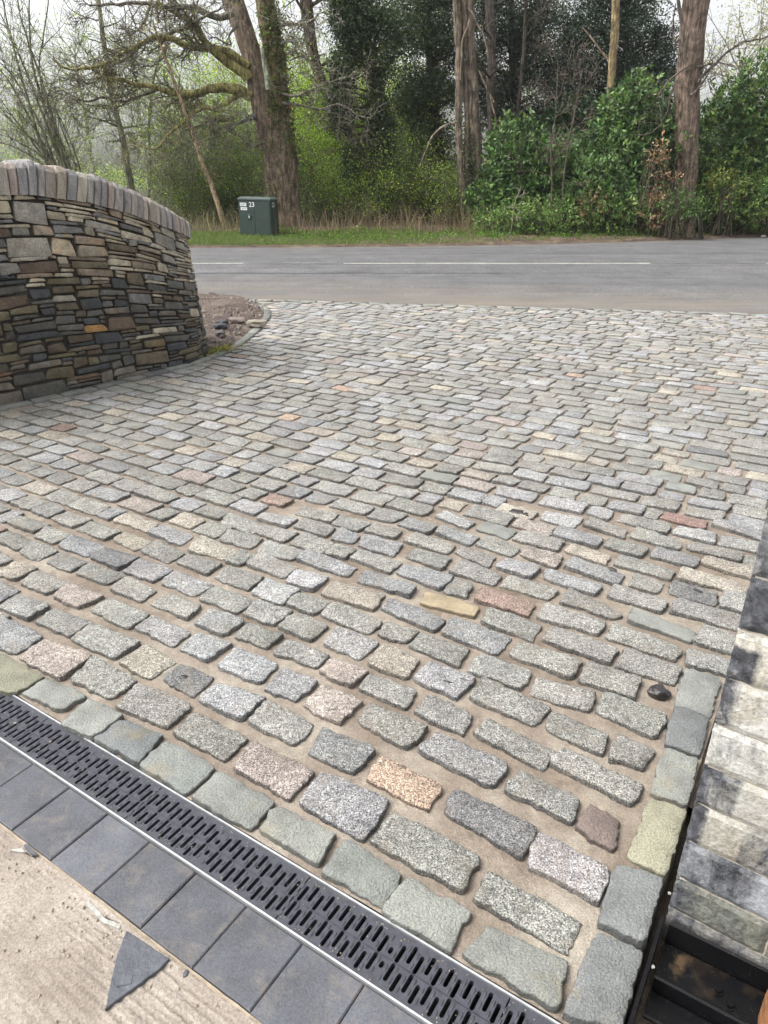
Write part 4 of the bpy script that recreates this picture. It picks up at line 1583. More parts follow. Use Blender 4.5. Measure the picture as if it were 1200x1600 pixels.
def CW(x, y, z):                           # x along the front, y into the cabinet
    c, s = math.cos(CR_), math.sin(CR_)
    tz = z - 0.02 * x
    return (CX + x * c - y * s, CY + x * s + y * c, CG + tz)


CWD, CDP, CHT = 0.47, 0.50, 0.96
def cabbox(name, x0, x1, y0, y1, z0, z1, mat, bevel=0.006, par=cab):
    A = Acc()
    b = bevel
    V = []
    for (e, z) in ((b, z0), (0, z0 + b), (0, z1 - b), (b, z1)):
        V += [CW(x0 + e, y0 + e, z), CW(x1 - e, y0 + e, z), CW(x1 - e, y1 - e, z), CW(x0 + e, y1 - e, z)]
    F = [[r * 4 + i, r * 4 + (i + 1) % 4, (r + 1) * 4 + (i + 1) % 4, (r + 1) * 4 + i] for r in range(3) for i in range(4)] + [[12, 13, 14, 15], [3, 2, 1, 0]]
    A.add(V, F)
    return A.build(name, mat, par)
cabbox('body', -CWD, CWD, 0.0, CDP, -0.1, CHT, M['cabinet'])
cabbox('door', -CWD + 0.025, -0.004, -0.014, -0.001, 0.09, CHT - 0.045, M['cabinet'], 0.004)
cabbox('door', 0.004, CWD - 0.025, -0.014, -0.001, 0.09, CHT - 0.045, M['cabinet'], 0.004)
cabbox('plinth', -CWD - 0.012, CWD + 0.012, -0.02, CDP + 0.012, -0.12, 0.055, M['cabinet'])
# shallow hipped lid
V = [CW(-CWD - .02, -.025, CHT + .001), CW(CWD + .02, -.025, CHT + .001), CW(CWD + .02, CDP + .02, CHT + .001), CW(-CWD - .02, CDP + .02, CHT + .001),
     CW(-CWD - .02, -.025, CHT + .03), CW(CWD + .02, -.025, CHT + .03), CW(CWD + .02, CDP + .02, CHT + .03), CW(-CWD - .02, CDP + .02, CHT + .03),
     CW(-CWD + .05, .10, CHT + .075), CW(CWD - .05, .10, CHT + .075), CW(CWD - .05, CDP - .1, CHT + .075), CW(-CWD + .05, CDP - .1, CHT + .075)]
F = [[r * 4 + i, r * 4 + (i + 1) % 4, (r + 1) * 4 + (i + 1) % 4, (r + 1) * 4 + i] for r in range(2) for i in range(4)] + [[8, 9, 10, 11], [3, 2, 1, 0]]
bake('lid', V, F, M['cablid'], cab)
cabbox('lock', -0.20, -0.11, -0.040, -0.0145, 0.47, 0.60, M['cabinet'], 0.008)
cabbox('keyhole', -0.165, -0.145, -0.045, -0.0405, 0.50, 0.57, M['sticker'], 0.001)
cabbox('sticker', -0.415, -0.225, -0.0165, -0.0145, 0.80, 0.885, M['sticker'], 0.0004)
cabbox('sticker', -0.40, -0.21, -0.0165, -0.0145, 0.70, 0.775, M['sticker'], 0.0004)
A = Acc()
for (x0, x1, z0, z1) in ((-.40, -.24, .855, .862), (-.40, -.27, .838, .844), (-.40, -.29, .815, .822), (-.355, -.335, .722, .755), (-.32, -.23, .748, .754), (-.32, -.25, .728, .734)):
    A.add([CW(x0, -.0169, z0), CW(x1, -.0169, z0), CW(x1, -.0169, z1), CW(x0, -.0169, z1)], [[0, 1, 2, 3]])
A.build('sticker_print', M['ink'], cab)


def text_mesh(txt, size, fn, name, mat, parent):
    cu = bpy.data.curves.new('t', 'FONT')
    cu.body = txt; cu.size = size; cu.resolution_u = 2; cu.offset = size * 0.012
    to = bpy.data.objects.new('t', cu)
    COL.objects.link(to)
    bpy.context.view_layer.update()
    dg = bpy.context.evaluated_depsgraph_get()
    me = bpy.data.meshes.new_from_object(to.evaluated_get(dg))
    V = [fn(v.co.x, v.co.y) for v in me.vertices]
    F = [list(p.vertices) for p in me.polygons]
    bpy.data.objects.remove(to); bpy.data.curves.remove(cu)
    return bake(name, V, F, mat, parent)


text_mesh('23', 0.17, lambda x, y: CW(-0.15 + x, -0.0165, 0.79 + y), 'number', M['sticker'], cab)
text_mesh('23', 0.17, lambda x, y: CW(CWD + 0.003, 0.12 + x, 0.79 + y), 'number', M['sticker'], cab)

# ------------------------------------------------------------------ vegetation tools
class Tubes:
    def __init__(s): s.V = []; s.F = []; s.C = []; s.n = 0
    def tube(s, P, R, sides, col, wob=0.0, sd=0.0):
        P = np.asarray(P, float); R = np.asarray(R, float); m = len(P)
        T = np.gradient(P, axis=0); T /= (np.linalg.norm(T, axis=1)[:, None] + 1e-9)
        up = np.tile(np.array([0.31, 0.52, 0.11]), (m, 1))
        A = np.cross(T, up); A /= (np.linalg.norm(A, axis=1)[:, None] + 1e-9)
        B = np.cross(T, A)
        an = np.arange(sides) * 2 * math.pi / sides
        rr = R[:, None] * np.ones((1, sides))
        if wob:
            for i in range(m):
                for j in range(sides):
                    rr[i, j] *= 1 + wob * tri_noise(math.cos(an[j]) * 1.6 + sd, math.sin(an[j]) * 1.6, P[i][2] * 0.9 + sd) + wob * .4 * tri_noise(math.cos(an[j]) * 4 + sd, math.sin(an[j]) * 4, P[i][2] * 2.5)
        V = P[:, None, :] + rr[:, :, None] * (np.cos(an)[None, :, None] * A[:, None, :] + np.sin(an)[None, :, None] * B[:, None, :])
        s.V.append(V.reshape(-1, 3))
        i = np.arange(m - 1)[:, None] * sides; j = np.arange(sides)[None, :]; k = (j + 1) % sides
        F = np.stack([i + j, i + k, i + sides + k, i + sides + j], -1).reshape(-1, 4) + s.n
        s.F.append(F); s.n += m * sides
        s.C.append(np.tile(np.asarray(col, float), (m * sides, 1)))
    def build(s, name, mat, parent, smooth=True):
        if not s.V: return None
        return bake(name, np.concatenate(s.V), np.concatenate(s.F), mat, parent, np.concatenate(s.C), smooth)


class Leaves:
    def __init__(s): s.P = []; s.D = []; s.S = []; s.C = []; s.W = []
    def add(s, P, D, size, col, w=0.45):
        n = len(P)
        s.P.append(P); s.D.append(D)
        s.S.append(np.broadcast_to(size, (n,)).copy()); s.C.append(np.broadcast_to(col, (n, 3)).copy()); s.W.append(np.full(n, w))
    def count(s): return sum(len(p) for p in s.P)
    def build(s, name, mat, parent):
        P = np.concatenate(s.P); D = np.concatenate(s.D); S = np.concatenate(s.S)[:, None]; C = np.concatenate(s.C); Wd = np.concatenate(s.W)[:, None]
        D = D / (np.linalg.norm(D, axis=1)[:, None] + 1e-9)
        R = nrs.normal(size=D.shape)
        B = np.cross(D, R); B /= (np.linalg.norm(B, axis=1)[:, None] + 1e-9)
        Nn = np.cross(D, B)
        a = P; m1 = P + D * S * .45 + B * S * Wd * .5 + Nn * S * .05; t = P + D * S - Nn * S * .06; m2 = P + D * S * .45 - B * S * Wd * .5 + Nn * S * .05
        V = np.stack([a, m1, t, m2], 1).reshape(-1, 3)
        n = len(P)
        F = np.arange(n * 4).reshape(n, 4)
        return bake(name, V, F, mat, parent, np.repeat(C, 4, axis=0))


def rdir(n, up=0.0):
    d = nrs.normal(size=(n, 3)); d /= np.linalg.norm(d, axis=1)[:, None]
    d[:, 2] += up
    return d / np.linalg.norm(d, axis=1)[:, None]


def jcol(base, n, v=0.22, hue=0.08):
    c = np.array(base)[None, :] * np.exp(nrs.normal(size=(n, 1)) * v)
    return np.clip(c * (1 + nrs.normal(size=(n, 3)) * hue), 0.003, 0.9)


def clump_leaves(L, centres, per, spread, size, cols, w=0.5, up=0.1, flat=0.7):
    """cols: list of base colours, one picked per clump"""
    for c in centres:
        n = max(3, int(per * rng.uniform(.6, 1.4)))
        d = nrs.normal(size=(n, 3)) * spread * rng.uniform(.7, 1.3); d[:, 2] *= flat
        base = np.array(rng.choice(cols)) * rng.uniform(0.55, 1.5)
        L.add(np.asarray(c)[None, :] + d, rdir(n, up), size * nrs.uniform(.6, 1.3, n), jcol(base, n), w)


def in_ellipsoid(n, c, r, shell=0.5):
    d = nrs.normal(size=(n, 3)); d /= np.linalg.norm(d, axis=1)[:, None]
    k = nrs.uniform(shell, 1.0, n)[:, None] ** 0.7
    return np.asarray(c)[None, :] + d * k * np.asarray(r)[None, :]


def branch(T, tips, p, d, L, r, lvl, o, col):
    """recursive crooked branch; o: dict of options; tips collects (point, direction, level)"""
    st = max(3, int(L / o['seg']))
    P = [np.array(p, float)]; d = np.array(d, float); d /= np.linalg.norm(d)
    wig = o['wig']
    for i in range(st):
        d = d + nrs.normal(size=3) * wig + np.array([0, 0, o['up']])
        d /= np.linalg.norm(d)
        P.append(P[-1] + d * L / st)
    R = np.linspace(r, max(r * 0.3, o['rmin']), st + 1)
    T.tube(P, R, 6 if r > .05 else (4 if r > .02 else 3), col)
    tips.append((P[-1], d, lvl))
    if lvl <= 0: return
    nch = rng.randint(*o['ch'])
    for k in range(nch):
        f = rng.uniform(0.2, 1.0)
        i = min(st, int(f * st)); q = P[i]
        dd = (P[min(i + 1, st)] - P[max(i - 1, 0)]); dd = dd / (np.linalg.norm(dd) + 1e-9)
        s = nrs.normal(size=3); s -= dd * (s @ dd); s /= np.linalg.norm(s)
        s[1] *= 0.7
        nd = dd * rng.uniform(.35, 1.0) + s * rng.uniform(.5, 1.0)
        branch(T, tips, q, nd, L * rng.uniform(.4, .68), max(R[i] * rng.uniform(.45, .7), o['rmin']), lvl - 1, o, col)


def poly3(pts, Y0, dy=None):
    return [at(x, y, Y0 + (dy[i] if dy else 0)) for i, (x, y) in enumerate(pts)]


def dens(P, step=0.15):
    P = np.array([list(p) for p in P]); d = np.concatenate([[0], np.cumsum(np.linalg.norm(np.diff(P, axis=0), axis=1))])
    n = max(4, int(d[-1] / step)); tt = np.linspace(0, d[-1], n)
    # light smoothing by sampling a Catmull-like interpolation
    Q = np.stack([np.interp(tt, d, P[:, k]) for k in range(3)], 1)
    for _ in range(2): Q[1:-1] = (Q[:-2] + 2 * Q[1:-1] + Q[2:]) / 4
    return Q


def limb(T, pts, r0, r1, sides, col, wob=0.15, sd=0.0, step=0.15, kink=0.0):
    Q = dens(pts, step)
    if kink:
        for i in range(1, len(Q) - 1): Q[i] += kink * np.array([tri_noise(i * .5, sd), tri_noise(i * .5, sd + 9), tri_noise(i * .5, sd + 5)])
    R = np.linspace(r0, r1, len(Q))
    T.tube(Q, R, sides, col, wob, sd)
    return Q, R


def root_z(v, sink=0.15):
    return Vector((v.x, v.y, ground_z(v.x, v.y) - sink))


# ------------------------------------------------------------------ the big double-stemmed oak
def oak():
    Y = 24.0
    base = at(447, 356, Y); g = root_z(base)
    t = empty('oak_tree', (g.x, g.y, g.z + .15), 'large double stemmed ivy clad tree with mossy crooked limbs behind the green cabinet', 'tree')
    bark = (.20, .150, .108)
    T = Tubes()
    limb(T, [g, at(451, 340, Y), at(443, 300, Y), at(439, 250, Y), at(431, 205, Y)], .39, .50, 18, bark, .30, 1)
    Q1, R1 = limb(T, poly3([(425, 232), (410, 165), (401, 110), (386, 60), (366, 5), (345, -60)], Y, [0, 0, .1, .2, .3, .4]), .35, .27, 14, bark, .25, 2)
    Q2, R2 = limb(T, poly3([(442, 238), (435, 165), (431, 110), (423, 60), (413, 0), (405, -60)], Y, [0, .1, .1, .0, 0, 0]), .34, .25, 14, (.19, .14, .095), .25, 3)
    # root flare
    for dx in (-.36, -.12, .2, .4):
        limb(T, [Vector((g.x + dx * .5, g.y - .1, g.z + .9)), Vector((g.x + dx, g.y - .25, g.z + .3)), Vector((g.x + dx * 1.5, g.y - .35, g.z - .05))], .20, .12, 8, bark, .2, dx)
    T.build('trunk', M['bark'], t)
    # pale strip of bare wood between the stems
    S2 = Tubes(); limb(S2, poly3([(409, 75), (415, 110), (420, 140)], Y - .45), .05, .09, 8, (.38, .40, .30), .1, 4)
    S2.build('bare_wood', M['bark'], t)
    Br = Tubes(); tips = []
    moss = (.27, .245, .09); grey = (.21, .19, .145)
    # hand-placed main limbs: (pixels, start radius, colour, depth drift)
    limbs = [
        ([(388, 122), (375, 108), (352, 95), (338, 83), (318, 66), (312, 45), (298, 32), (275, 22), (245, 2)], .17, moss),
        ([(388, 105), (370, 90), (345, 76), (320, 76), (290, 72), (262, 58), (245, 56), (225, 66), (205, 78), (178, 92), (160, 102), (128, 108), (100, 108), (82, 92)], .12, moss),
        ([(262, 58), (275, 45), (292, 45), (312, 28), (340, 16), (352, 10)], .07, grey),
        ([(392, 152), (378, 142), (356, 137), (330, 138), (300, 147), (275, 146), (245, 140), (238, 134), (205, 132), (190, 122), (165, 122)], .15, moss),
        ([(245, 140), (215, 152), (190, 160), (160, 150), (140, 160), (120, 155), (95, 138), (72, 150)], .055, grey),
        ([(378, 145), (360, 158), (345, 168), (318, 168), (300, 175), (292, 190), (270, 204), (258, 220), (240, 236), (222, 230), (205, 222)], .08, moss),
        ([(365, 183), (345, 190), (330, 185), (315, 195), (300, 200), (290, 198)], .06, moss),
        ([(398, 183), (388, 186), (370, 194)], .09, (.16, .15, .15)),
        ([(362, 20), (340, 30), (300, 10), (255, 12), (215, 3), (170, 8), (140, 8)], .10, grey),
        ([(236, 0), (232, 20), (222, 40), (200, 60)], .05, grey),
        ([(412, 222), (402, 228), (392, 232), (384, 222), (372, 208), (350, 204), (312, 205)], .035, grey),
        ([(436, 145), (460, 152), (490, 138), (510, 130), (545, 120)], .05, grey),
        ([(440, 160), (470, 165), (500, 172), (530, 160), (560, 182), (580, 184)], .045, grey),
        ([(436, 40), (455, 35), (470, 40), (490, 30), (500, 20)], .06, grey),
        ([(440, 70), (452, 62), (468, 72)], .06, (.18, .17, .16)),
        ([(372, 40), (355, 55), (365, 75), (352, 70), (340, 55), (325, 60)], .04, grey),
        ([(220, 68), (205, 90), (185, 98), (170, 105), (150, 130), (120, 128), (92, 120)], .05, grey),
        ([(250, 62), (262, 72), (255, 92), (240, 105), (215, 100)], .04, grey),
    ]
    o = dict(seg=.13, wig=.34, up=-.01, rmin=.0075, ch=(3, 5))
    for k, (pts, r, c) in enumerate(limbs):
        dy = [(-0.9 - .5 * (k % 3)) * (i / len(pts)) for i in range(len(pts))]
        Q, R = limb(Br, poly3(pts, Y - .2, dy), r, max(.014, r * .22), 7, c, .12, k * 3.1, .12, .035)
        tips_l = []
        nb = int(len(Q) * .52)
        for j in range(nb):
            i = rng.randint(int(len(Q) * .25), len(Q) - 1)
            d = Q[min(i + 1, len(Q) - 1)] - Q[i - 1]; d /= np.linalg.norm(d) + 1e-9
            s = nrs.normal(size=3); s[0] -= .3
            branch(Br, tips_l, Q[i], d * .6 + s * .7, rng.uniform(.45, 1.25), max(.012, R[i] * .42), 2, o, (.23, .215, .115) if c is moss else (.20, .185, .14))
        tips += tips_l
    Br.build('branches', M['bark'], t)
    L = Leaves()
    cs = [p for p, d, l in tips if rng.random() < .09]
    clump_leaves(L, cs, 5, .06, .05, [(.22, .27, .06), (.25, .28, .07)], .5)
    # ivy running up the right stem and scattered over the trunk
    for i in range(420):
        j = rng.randint(0, len(Q2) - 1); a = rng.uniform(-2.3, .4)
        p = Q2[j] + (R2[j] * 1.12) * np.array([math.cos(a), math.sin(a), 0])
        clump_leaves(L, [p], 8, .07, .07, [(.12, .17, .04), (.16, .21, .05), (.08, .12, .035)], .8)
    for i in range(260):
        z = rng.uniform(0, 1); p = at(440 + rng.uniform(-30, 30), 350 - 330 * z, Y - .5)
        clump_leaves(L, [p], 5, .09, .055, [(.11, .13, .04), (.20, .10, .05), (.07, .10, .03)], .7)
    L.build('ivy', M['leaf'], t)


oak()


# ------------------------------------------------------------------ generic pieces
def trunk_tree(name, label, cat, pts, Y, r0, r1, col, branches=0, leafcols=None, group=None, sides=10, wob=.15, root=True, twigs=None, per=5, lsize=.05, lprob=.5, blen=(.8, 1.8), kink=.02, lvl=2, dys=None, up=.03):
    P = poly3(pts, Y, dys)
    g = root_z(P[0]) if root else P[0]
    if root: P = [g] + P if P[0].z > g.z + .3 else [g] + P[1:]
    t = empty(name, (g.x, g.y, g.z + .15), label, cat, group)
    T = Tubes()
    Q, R = limb(T, P, r0, r1, sides, col, wob, pts[0][0] * .1, .2, kink)
    T.build('trunk', M['bark'], t)
    if branches:
        B = Tubes(); tips = []
        o = twigs or dict(seg=.18, wig=.20, up=up, rmin=.006, ch=(3, 5))
        for k in range(branches):
            i = rng.randint(int(len(Q) * .3), len(Q) - 1)
            s = nrs.normal(size=3); s[2] = abs(s[2]) * .6
            branch(B, tips, Q[i], s, rng.uniform(*blen), max(.012, R[i] * .35), lvl, o, np.array(col) * .9)
        B.build('branches', M['bark'], t)
        if leafcols:
            L = Leaves()
            cs = [p for p, d, l in tips if rng.random() < lprob]
            if cs:
                clump_leaves(L, cs, per, .10, lsize, leafcols, .5)
                L.build('crown', M['leaf'], t)
    return t, Q, R


PALE = [(.36, .44, .18), (.42, .48, .22), (.30, .40, .15)]
# left: fan of slender coppice stems behind the wall
grp = 'slender bare stems fanning up behind the stone wall'
cop = empty('coppice_tree', tuple(root_z(at(95, 300, 27), 0)), 'many stemmed coppiced tree leaning left behind the stone wall', 'tree')
T = Tubes(); tips = []
stems = [[(78, 268), (60, 215), (45, 160), (25, 90), (5, 10), (0, -40)], [(90, 268), (66, 200), (40, 150), (15, 110), (-10, 90)], [(100, 268), (75, 200), (52, 140), (20, 60), (0, 20)], [(86, 268), (50, 190), (10, 120), (-20, 80)],
         [(106, 268), (88, 215), (66, 160), (48, 90), (45, 0), (44, -40)], [(112, 268), (84, 190), (60, 110), (32, 30), (22, -40)], [(92, 268), (60, 240), (20, 215), (-20, 205)], [(80, 268), (40, 236), (0, 222), (-20, 218)],
         [(96, 268), (62, 228), (30, 200), (-10, 165)], [(122, 268), (98, 205), (84, 160), (70, 120)], [(84, 268), (50, 220), (18, 180), (-10, 140)], [(128, 268), (112, 225), (98, 190), (88, 175)], [(102, 268), (70, 170), (60, 100), (72, 30), (80, -30)]]
for k, pts in enumerate(stems):
    g0 = root_z(at(95 + (k - 6) * 2.5, 300, 27))
    Q, R = limb(T, [g0] + poly3(pts, 27, [-.15 * i for i in range(len(pts))]), .075 if k < 6 else .045, .016, 7, (.25, .24, .165), .1, k, .2, .03)
    for j in range(13):
        i = rng.randint(int(len(Q) * .25), len(Q) - 1)
        s = nrs.normal(size=3); s[2] = abs(s[2]) + .8; s[0] -= .4
        branch(T, tips, Q[i], s, rng.uniform(.7, 1.8), .014, 1, dict(seg=.25, wig=.10, up=.04, rmin=.006, ch=(3, 5)), (.25, .245, .17))
T.build('stems', M['bark'], cop)
L = Leaves(); clump_leaves(L, [p for p, d, l in tips if rng.random() < .75], 7, .12, .045, PALE, .5); L.build('crown', M['leaf'], cop)

# thin upright tree rising right of the wall's crest
trunk_tree('slender_tree', 'slender pale trunked tree rising behind the crest of the stone wall', 'tree', [(206, 300), (200, 268), (193, 220), (182, 180), (172, 140), (166, 90), (158, 40), (150, -30)], 28, .14, .06, (.21, .20, .14), 32, PALE, per=6, lprob=.5, blen=(.7, 1.7))
trunk_tree('slender_tree', 'thin spindly tree between the wall crest and the leaning pole trunk', 'tree', [(232, 330), (236, 260), (232, 200), (240, 120), (262, 60), (250, -20)], 31, .06, .03, (.19, .18, .13), 26, PALE, per=6, lprob=.6)
# pale leaning pole
trunk_tree('leaning_tree', 'pale bare trunk leaning left beside the green cabinet', 'tree', [(356, 362), (346, 335), (334, 300), (320, 265), (307, 225), (295, 195), (285, 160), (272, 128), (255, 80), (240, 40)], 22.6, .085, .025, (.33, .245, .155), 11, None, blen=(.4, 1.1), kink=.03, wob=.1, lvl=1)
# tree behind the oak, leaning right
trunk_tree('leaning_tree', 'grey leaning trunk between the big double stemmed tree and the ivy tree', 'tree', [(610, 348), (598, 312), (580, 270), (562, 240), (546, 208), (520, 165), (500, 122), (488, 80), (481, 30), (474, -40)], 26, .13, .19, (.18, .145, .11), 26, None, blen=(.7, 1.9))

# hazel thicket left of the cabinet, dark fine twigs
def thicket(label, pts, n, Y, dy, h, leafcols, per, lsize, twigcol=(.17, .155, .115), lprob=.8, spread=.16, name='hazel_bush', cat='bush', r=.02, lvl=2, blen=(.8, 1.5), w=.5):
    c = at(pts[0][0], 330, Y)
    t = empty(name, tuple(root_z(c, 0)), label, cat)
    T = Tubes(); tips = []
    for k in range(n):
        px = rng.uniform(pts[0][0], pts[1][0])
        g = root_z(at(px, 330, Y + rng.uniform(-dy, dy)))
        s = nrs.normal(size=3) * .22; s[2] = 1
        L0 = h * rng.uniform(.6, 1.0)
        branch(T, tips, np.array(g), s, L0, r * rng.uniform(.7, 1.3), lvl, dict(seg=.22, wig=.11, up=.02, rmin=.005, ch=(5, 8)), twigcol)
    T.build('stems', M['bark'], t)
    L = Leaves()
    clump_leaves(L, [p for p, d, l in tips if rng.random() < lprob], per, spread, lsize, leafcols, w)
    L.build('foliage', M['leaf'], t)
    return t


DG = [(.14, .175, .075), (.17, .21, .08), (.11, .14, .075)]
BG = [(.30, .44, .07), (.38, .50, .10), (.24, .37, .06), (.42, .50, .13)]
thicket('dark twiggy hazel bush behind the leaning pale trunk left of the cabinet', [(225,), (330,)], 20, 25.2, .8, 3.2, DG, 11, .055, lprob=.9)
thicket('dark twiggy bush directly behind the green cabinet', [(335,), (405,)], 16, 26, .9, 3.0, DG + [(.18, .24, .06)], 28, .055, lprob=.9)
thicket('bright fresh green bush between the double stemmed tree and the cabinet', [(330,), (430,)], 13, 29.5, 1.2, 5.2, BG, 26, .07, (.20, .20, .10), .9, .2)
thicket('tall bright green spring bush right of the double stemmed tree', [(462,), (540,)], 22, 28.5, 1.3, 4.3, BG, 42, .07, (.20, .20, .10), 1, .24)
thicket('light green bush behind the crooked leaning trunk', [(520,), (610,)], 16, 29.5, 1.2, 4.0, BG + [(.12, .18, .04)], 36, .07, (.20, .20, .10), .95, .22)
thicket('low green and brown brush left of the ropey brown trunk', [(600,), (720,)], 18, 24.6, .7, 1.9, BG[:2] + DG, 22, .06, (.14, .11, .08), .9, .2)
thicket('low green brush at the foot of the crooked leaning trunk', [(470,), (600,)], 22, 25.0, .7, 2.0, BG + DG, 24, .06, (.13, .11, .07), .9, .2)
thicket('low olive brush behind the green cabinet and the leaning pale trunk', [(280,), (420,)], 20, 24.6, .5, 1.5, BG[:1] + DG, 18, .055, (.13, .11, .07), .9, .2)
thicket('pale green sapling thicket behind the stone wall crest', [(-30,), (110,)], 8, 33, 1.5, 4.4, PALE, 13, .075, (.27, .27, .19), .9, .26)
thicket('pale yellow green thicket behind the slender tree', [(110,), (250,)], 7, 34, 1.5, 4.6, PALE, 9, .075, (.27, .27, .19), .8, .24)


# ------------------------------------------------------------------ dark ivy and holly trees
IV = [(.040, .062, .028), (.058, .090, .036), (.030, .050, .026), (.095, .125, .045)]
HO = [(.038, .060, .042), (.052, .080, .054), (.028, .044, .032), (.080, .110, .075)]


def mass_tree(name, label, cat, Y, blobs, trunkpts, r0, r1, cols, per, lsize, density, mat='gloss', bark=(.075, .06, .045), br=14, w=.6, shell=.25, spread=.13):
    """blobs: (px, py, rx_px, ry_px, depth radius m). each blob is a cloud of leaf clumps on boughs"""
    P = poly3(trunkpts, Y)
    g = root_z(P[0]); P = [g] + P
    t = empty(name, (g.x, g.y, g.z + .15), label, cat)
    T = Tubes(); Q, R = limb(T, P, r0, r1, 10, bark, .2, trunkpts[0][0] * .07, .2, .03)
    T.build('trunk', M['bark'], t)
    B = Tubes(); L = Leaves()
    for (px, py, rx, ry, rd) in blobs:
        c = np.array(at(px, py, Y)); k = (at(px + rx, py, Y).x - c[0]); kz = k / max(rx, 1) * ry * 1.04
        n = int(density * (k * kz) * 165)
        cs = in_ellipsoid(n, c, (k, rd, kz), shell)
        # push clumps into drooping boughs so that gaps open between them
        f = np.array([tri_noise(q[0] * .9, q[1] * .9, q[2] * 1.1 + px) for q in cs])
        cs = cs[f > -.13]
        clump_leaves(L, cs, per, spread, lsize, cols, w, 0.0, .8)
        for j in range(br):
            e = in_ellipsoid(1, c, (k, rd, kz), .5)[0]
            q = Q[int(np.argmin(np.abs(Q[:, 2] - (e[2] - .4))))]
            limb(B, [Vector(q), Vector((q + e) / 2 + np.array([0, 0, .25])), Vector(e)], .035, .008, 4, bark, 0, j, .25, .05)
    B.build('branches', M['bark'], t)
    L.build('foliage', M[mat], t)
    return t


mass_tree('ivy_tree', 'tree smothered in dark ivy with a slanting trunk right of the crooked leaning trunk', 'tree', 25,
          [(545, 30, 38, 60, .9), (590, 60, 45, 70, 1.0), (540, 120, 26, 55, .7), (585, 150, 17, 55, .45), (598, 215, 19, 50, .45), (604, 285, 22, 45, .5), (530, -30, 45, 30, .9), (530, 170, 18, 40, .5), (548, 262, 12, 40, .4)],
          [(612, 348), (606, 280), (598, 200), (588, 130), (578, 60), (570, -40)], .2, .14, IV, 17, .075, 6.0)
mass_tree('holly_tree', 'dark holly tree behind the ropey brown trunk', 'tree', 26.5,
          [(655, 30, 60, 55, 1.1), (700, 110, 50, 60, 1.0), (650, 150, 38, 45, .8), (665, 240, 48, 60, .9), (700, 300, 45, 50, .8), (640, 310, 42, 38, .7), (700, -30, 80, 40, 1.1)],
          [(690, 345), (688, 250), (676, 150), (668, 40), (660, -40)], .15, .1, IV, 16, .072, 4.6)
mass_tree('holly_tree', 'dark holly tree between the ropey brown trunk and the thin yellow trunk', 'tree', 27.5,
          [(800, 20, 75, 65, 1.2), (840, 105, 55, 70, 1.0), (790, 170, 50, 50, .8), (760, 100, 30, 60, .8), (860, 200, 60, 55, .9), (820, 265, 60, 45, .8), (800, -40, 90, 40, 1.2)],
          [(805, 345), (808, 250), (802, 150), (800, 40), (795, -40)], .14, .1, HO, 15, .07, 4.2)
mass_tree('holly_tree', 'blue green glossy holly tree between the thin yellow trunk and the bare brown trunk', 'tree', 26.5,
          [(920, 60, 62, 75, 1.1), (1000, 60, 52, 80, 1.0), (975, 140, 70, 55, 1.0), (1030, 120, 30, 60, .7), (900, 150, 45, 50, .8), (990, 200, 60, 35, .8), (960, -30, 90, 45, 1.1)],
          [(985, 345), (985, 250), (980, 150), (978, 40), (975, -40)], .12, .08, HO, 16, .068, 4.6)

# ropey multi-stem trunk and companions
def rope_trunk():
    Y = 23.8
    g = root_z(at(737, 350, Y))
    t = empty('ivy_bound_tree', (g.x, g.y, g.z + .15), 'tall brown trunk bound by thick ropey ivy stems that split near its base', 'tree')
    T = Tubes()
    c = (.17, .135, .10)
    limb(T, [g] + poly3([(740, 300), (742, 220), (733, 150), (729, 80), (722, 0), (716, -60)], Y), .19, .22, 14, (.10, .078, .062), .3, 5)
    T.build('trunk', M['bark'], t)
    S = Tubes()
    for k, (pts, r0, r1) in enumerate([([(728, 345), (723, 300), (719, 250), (716, 190), (718, 120), (716, 40), (708, -60)], .09, .12), ([(746, 345), (748, 290), (747, 230), (742, 170), (738, 100), (736, 30), (732, -60)], .10, .11),
                                      ([(735, 345), (730, 300), (728, 240), (730, 180), (728, 110), (727, 40), (722, -60)], .06, .09), ([(741, 345), (743, 280), (738, 220), (735, 160), (733, 90), (728, 10), (722, -60)], .05, .08),
                                      ([(748, 330), (753, 260), (750, 200), (744, 140), (740, 60), (735, 0), (734, -60)], .03, .05)]):
        limb(S, [root_z(at(pts[0][0], 350, Y - .25))] + poly3(pts[1:], Y - .28, [.02 * k] * 6), r0, r1, 9, np.array(c) * rng.uniform(.85, 1.25), .25, k * 5, .2, .04)
    for k, pts in enumerate([[(731, 12), (745, 35), (757, 55), (762, 75), (761, 100)], [(734, 30), (722, 60), (720, 100), (719, 125)], [(752, 120), (764, 145), (770, 165), (776, 190)], [(716, 190), (700, 192), (680, 205), (668, 225), (655, 262)], [(748, 110), (762, 140), (772, 160)]]):
        limb(S, poly3(pts, Y - .45), .028, .018, 6, (.27, .22, .16), .1, k, .15, .04)
    S.build('ivy_stems', M['bark'], t)
    L = Leaves()
    cs = [at(rng.uniform(716, 755), rng.uniform(60, 350), Y - .35) for _ in range(90)] + [at(rng.gauss(737, 4), rng.uniform(210, 350), Y - .35) for _ in range(100)]
    clump_leaves(L, [np.array(c_) for c_ in cs], 6, .08, .055, IV, .8)
    L.build('ivy', M['gloss'], t)


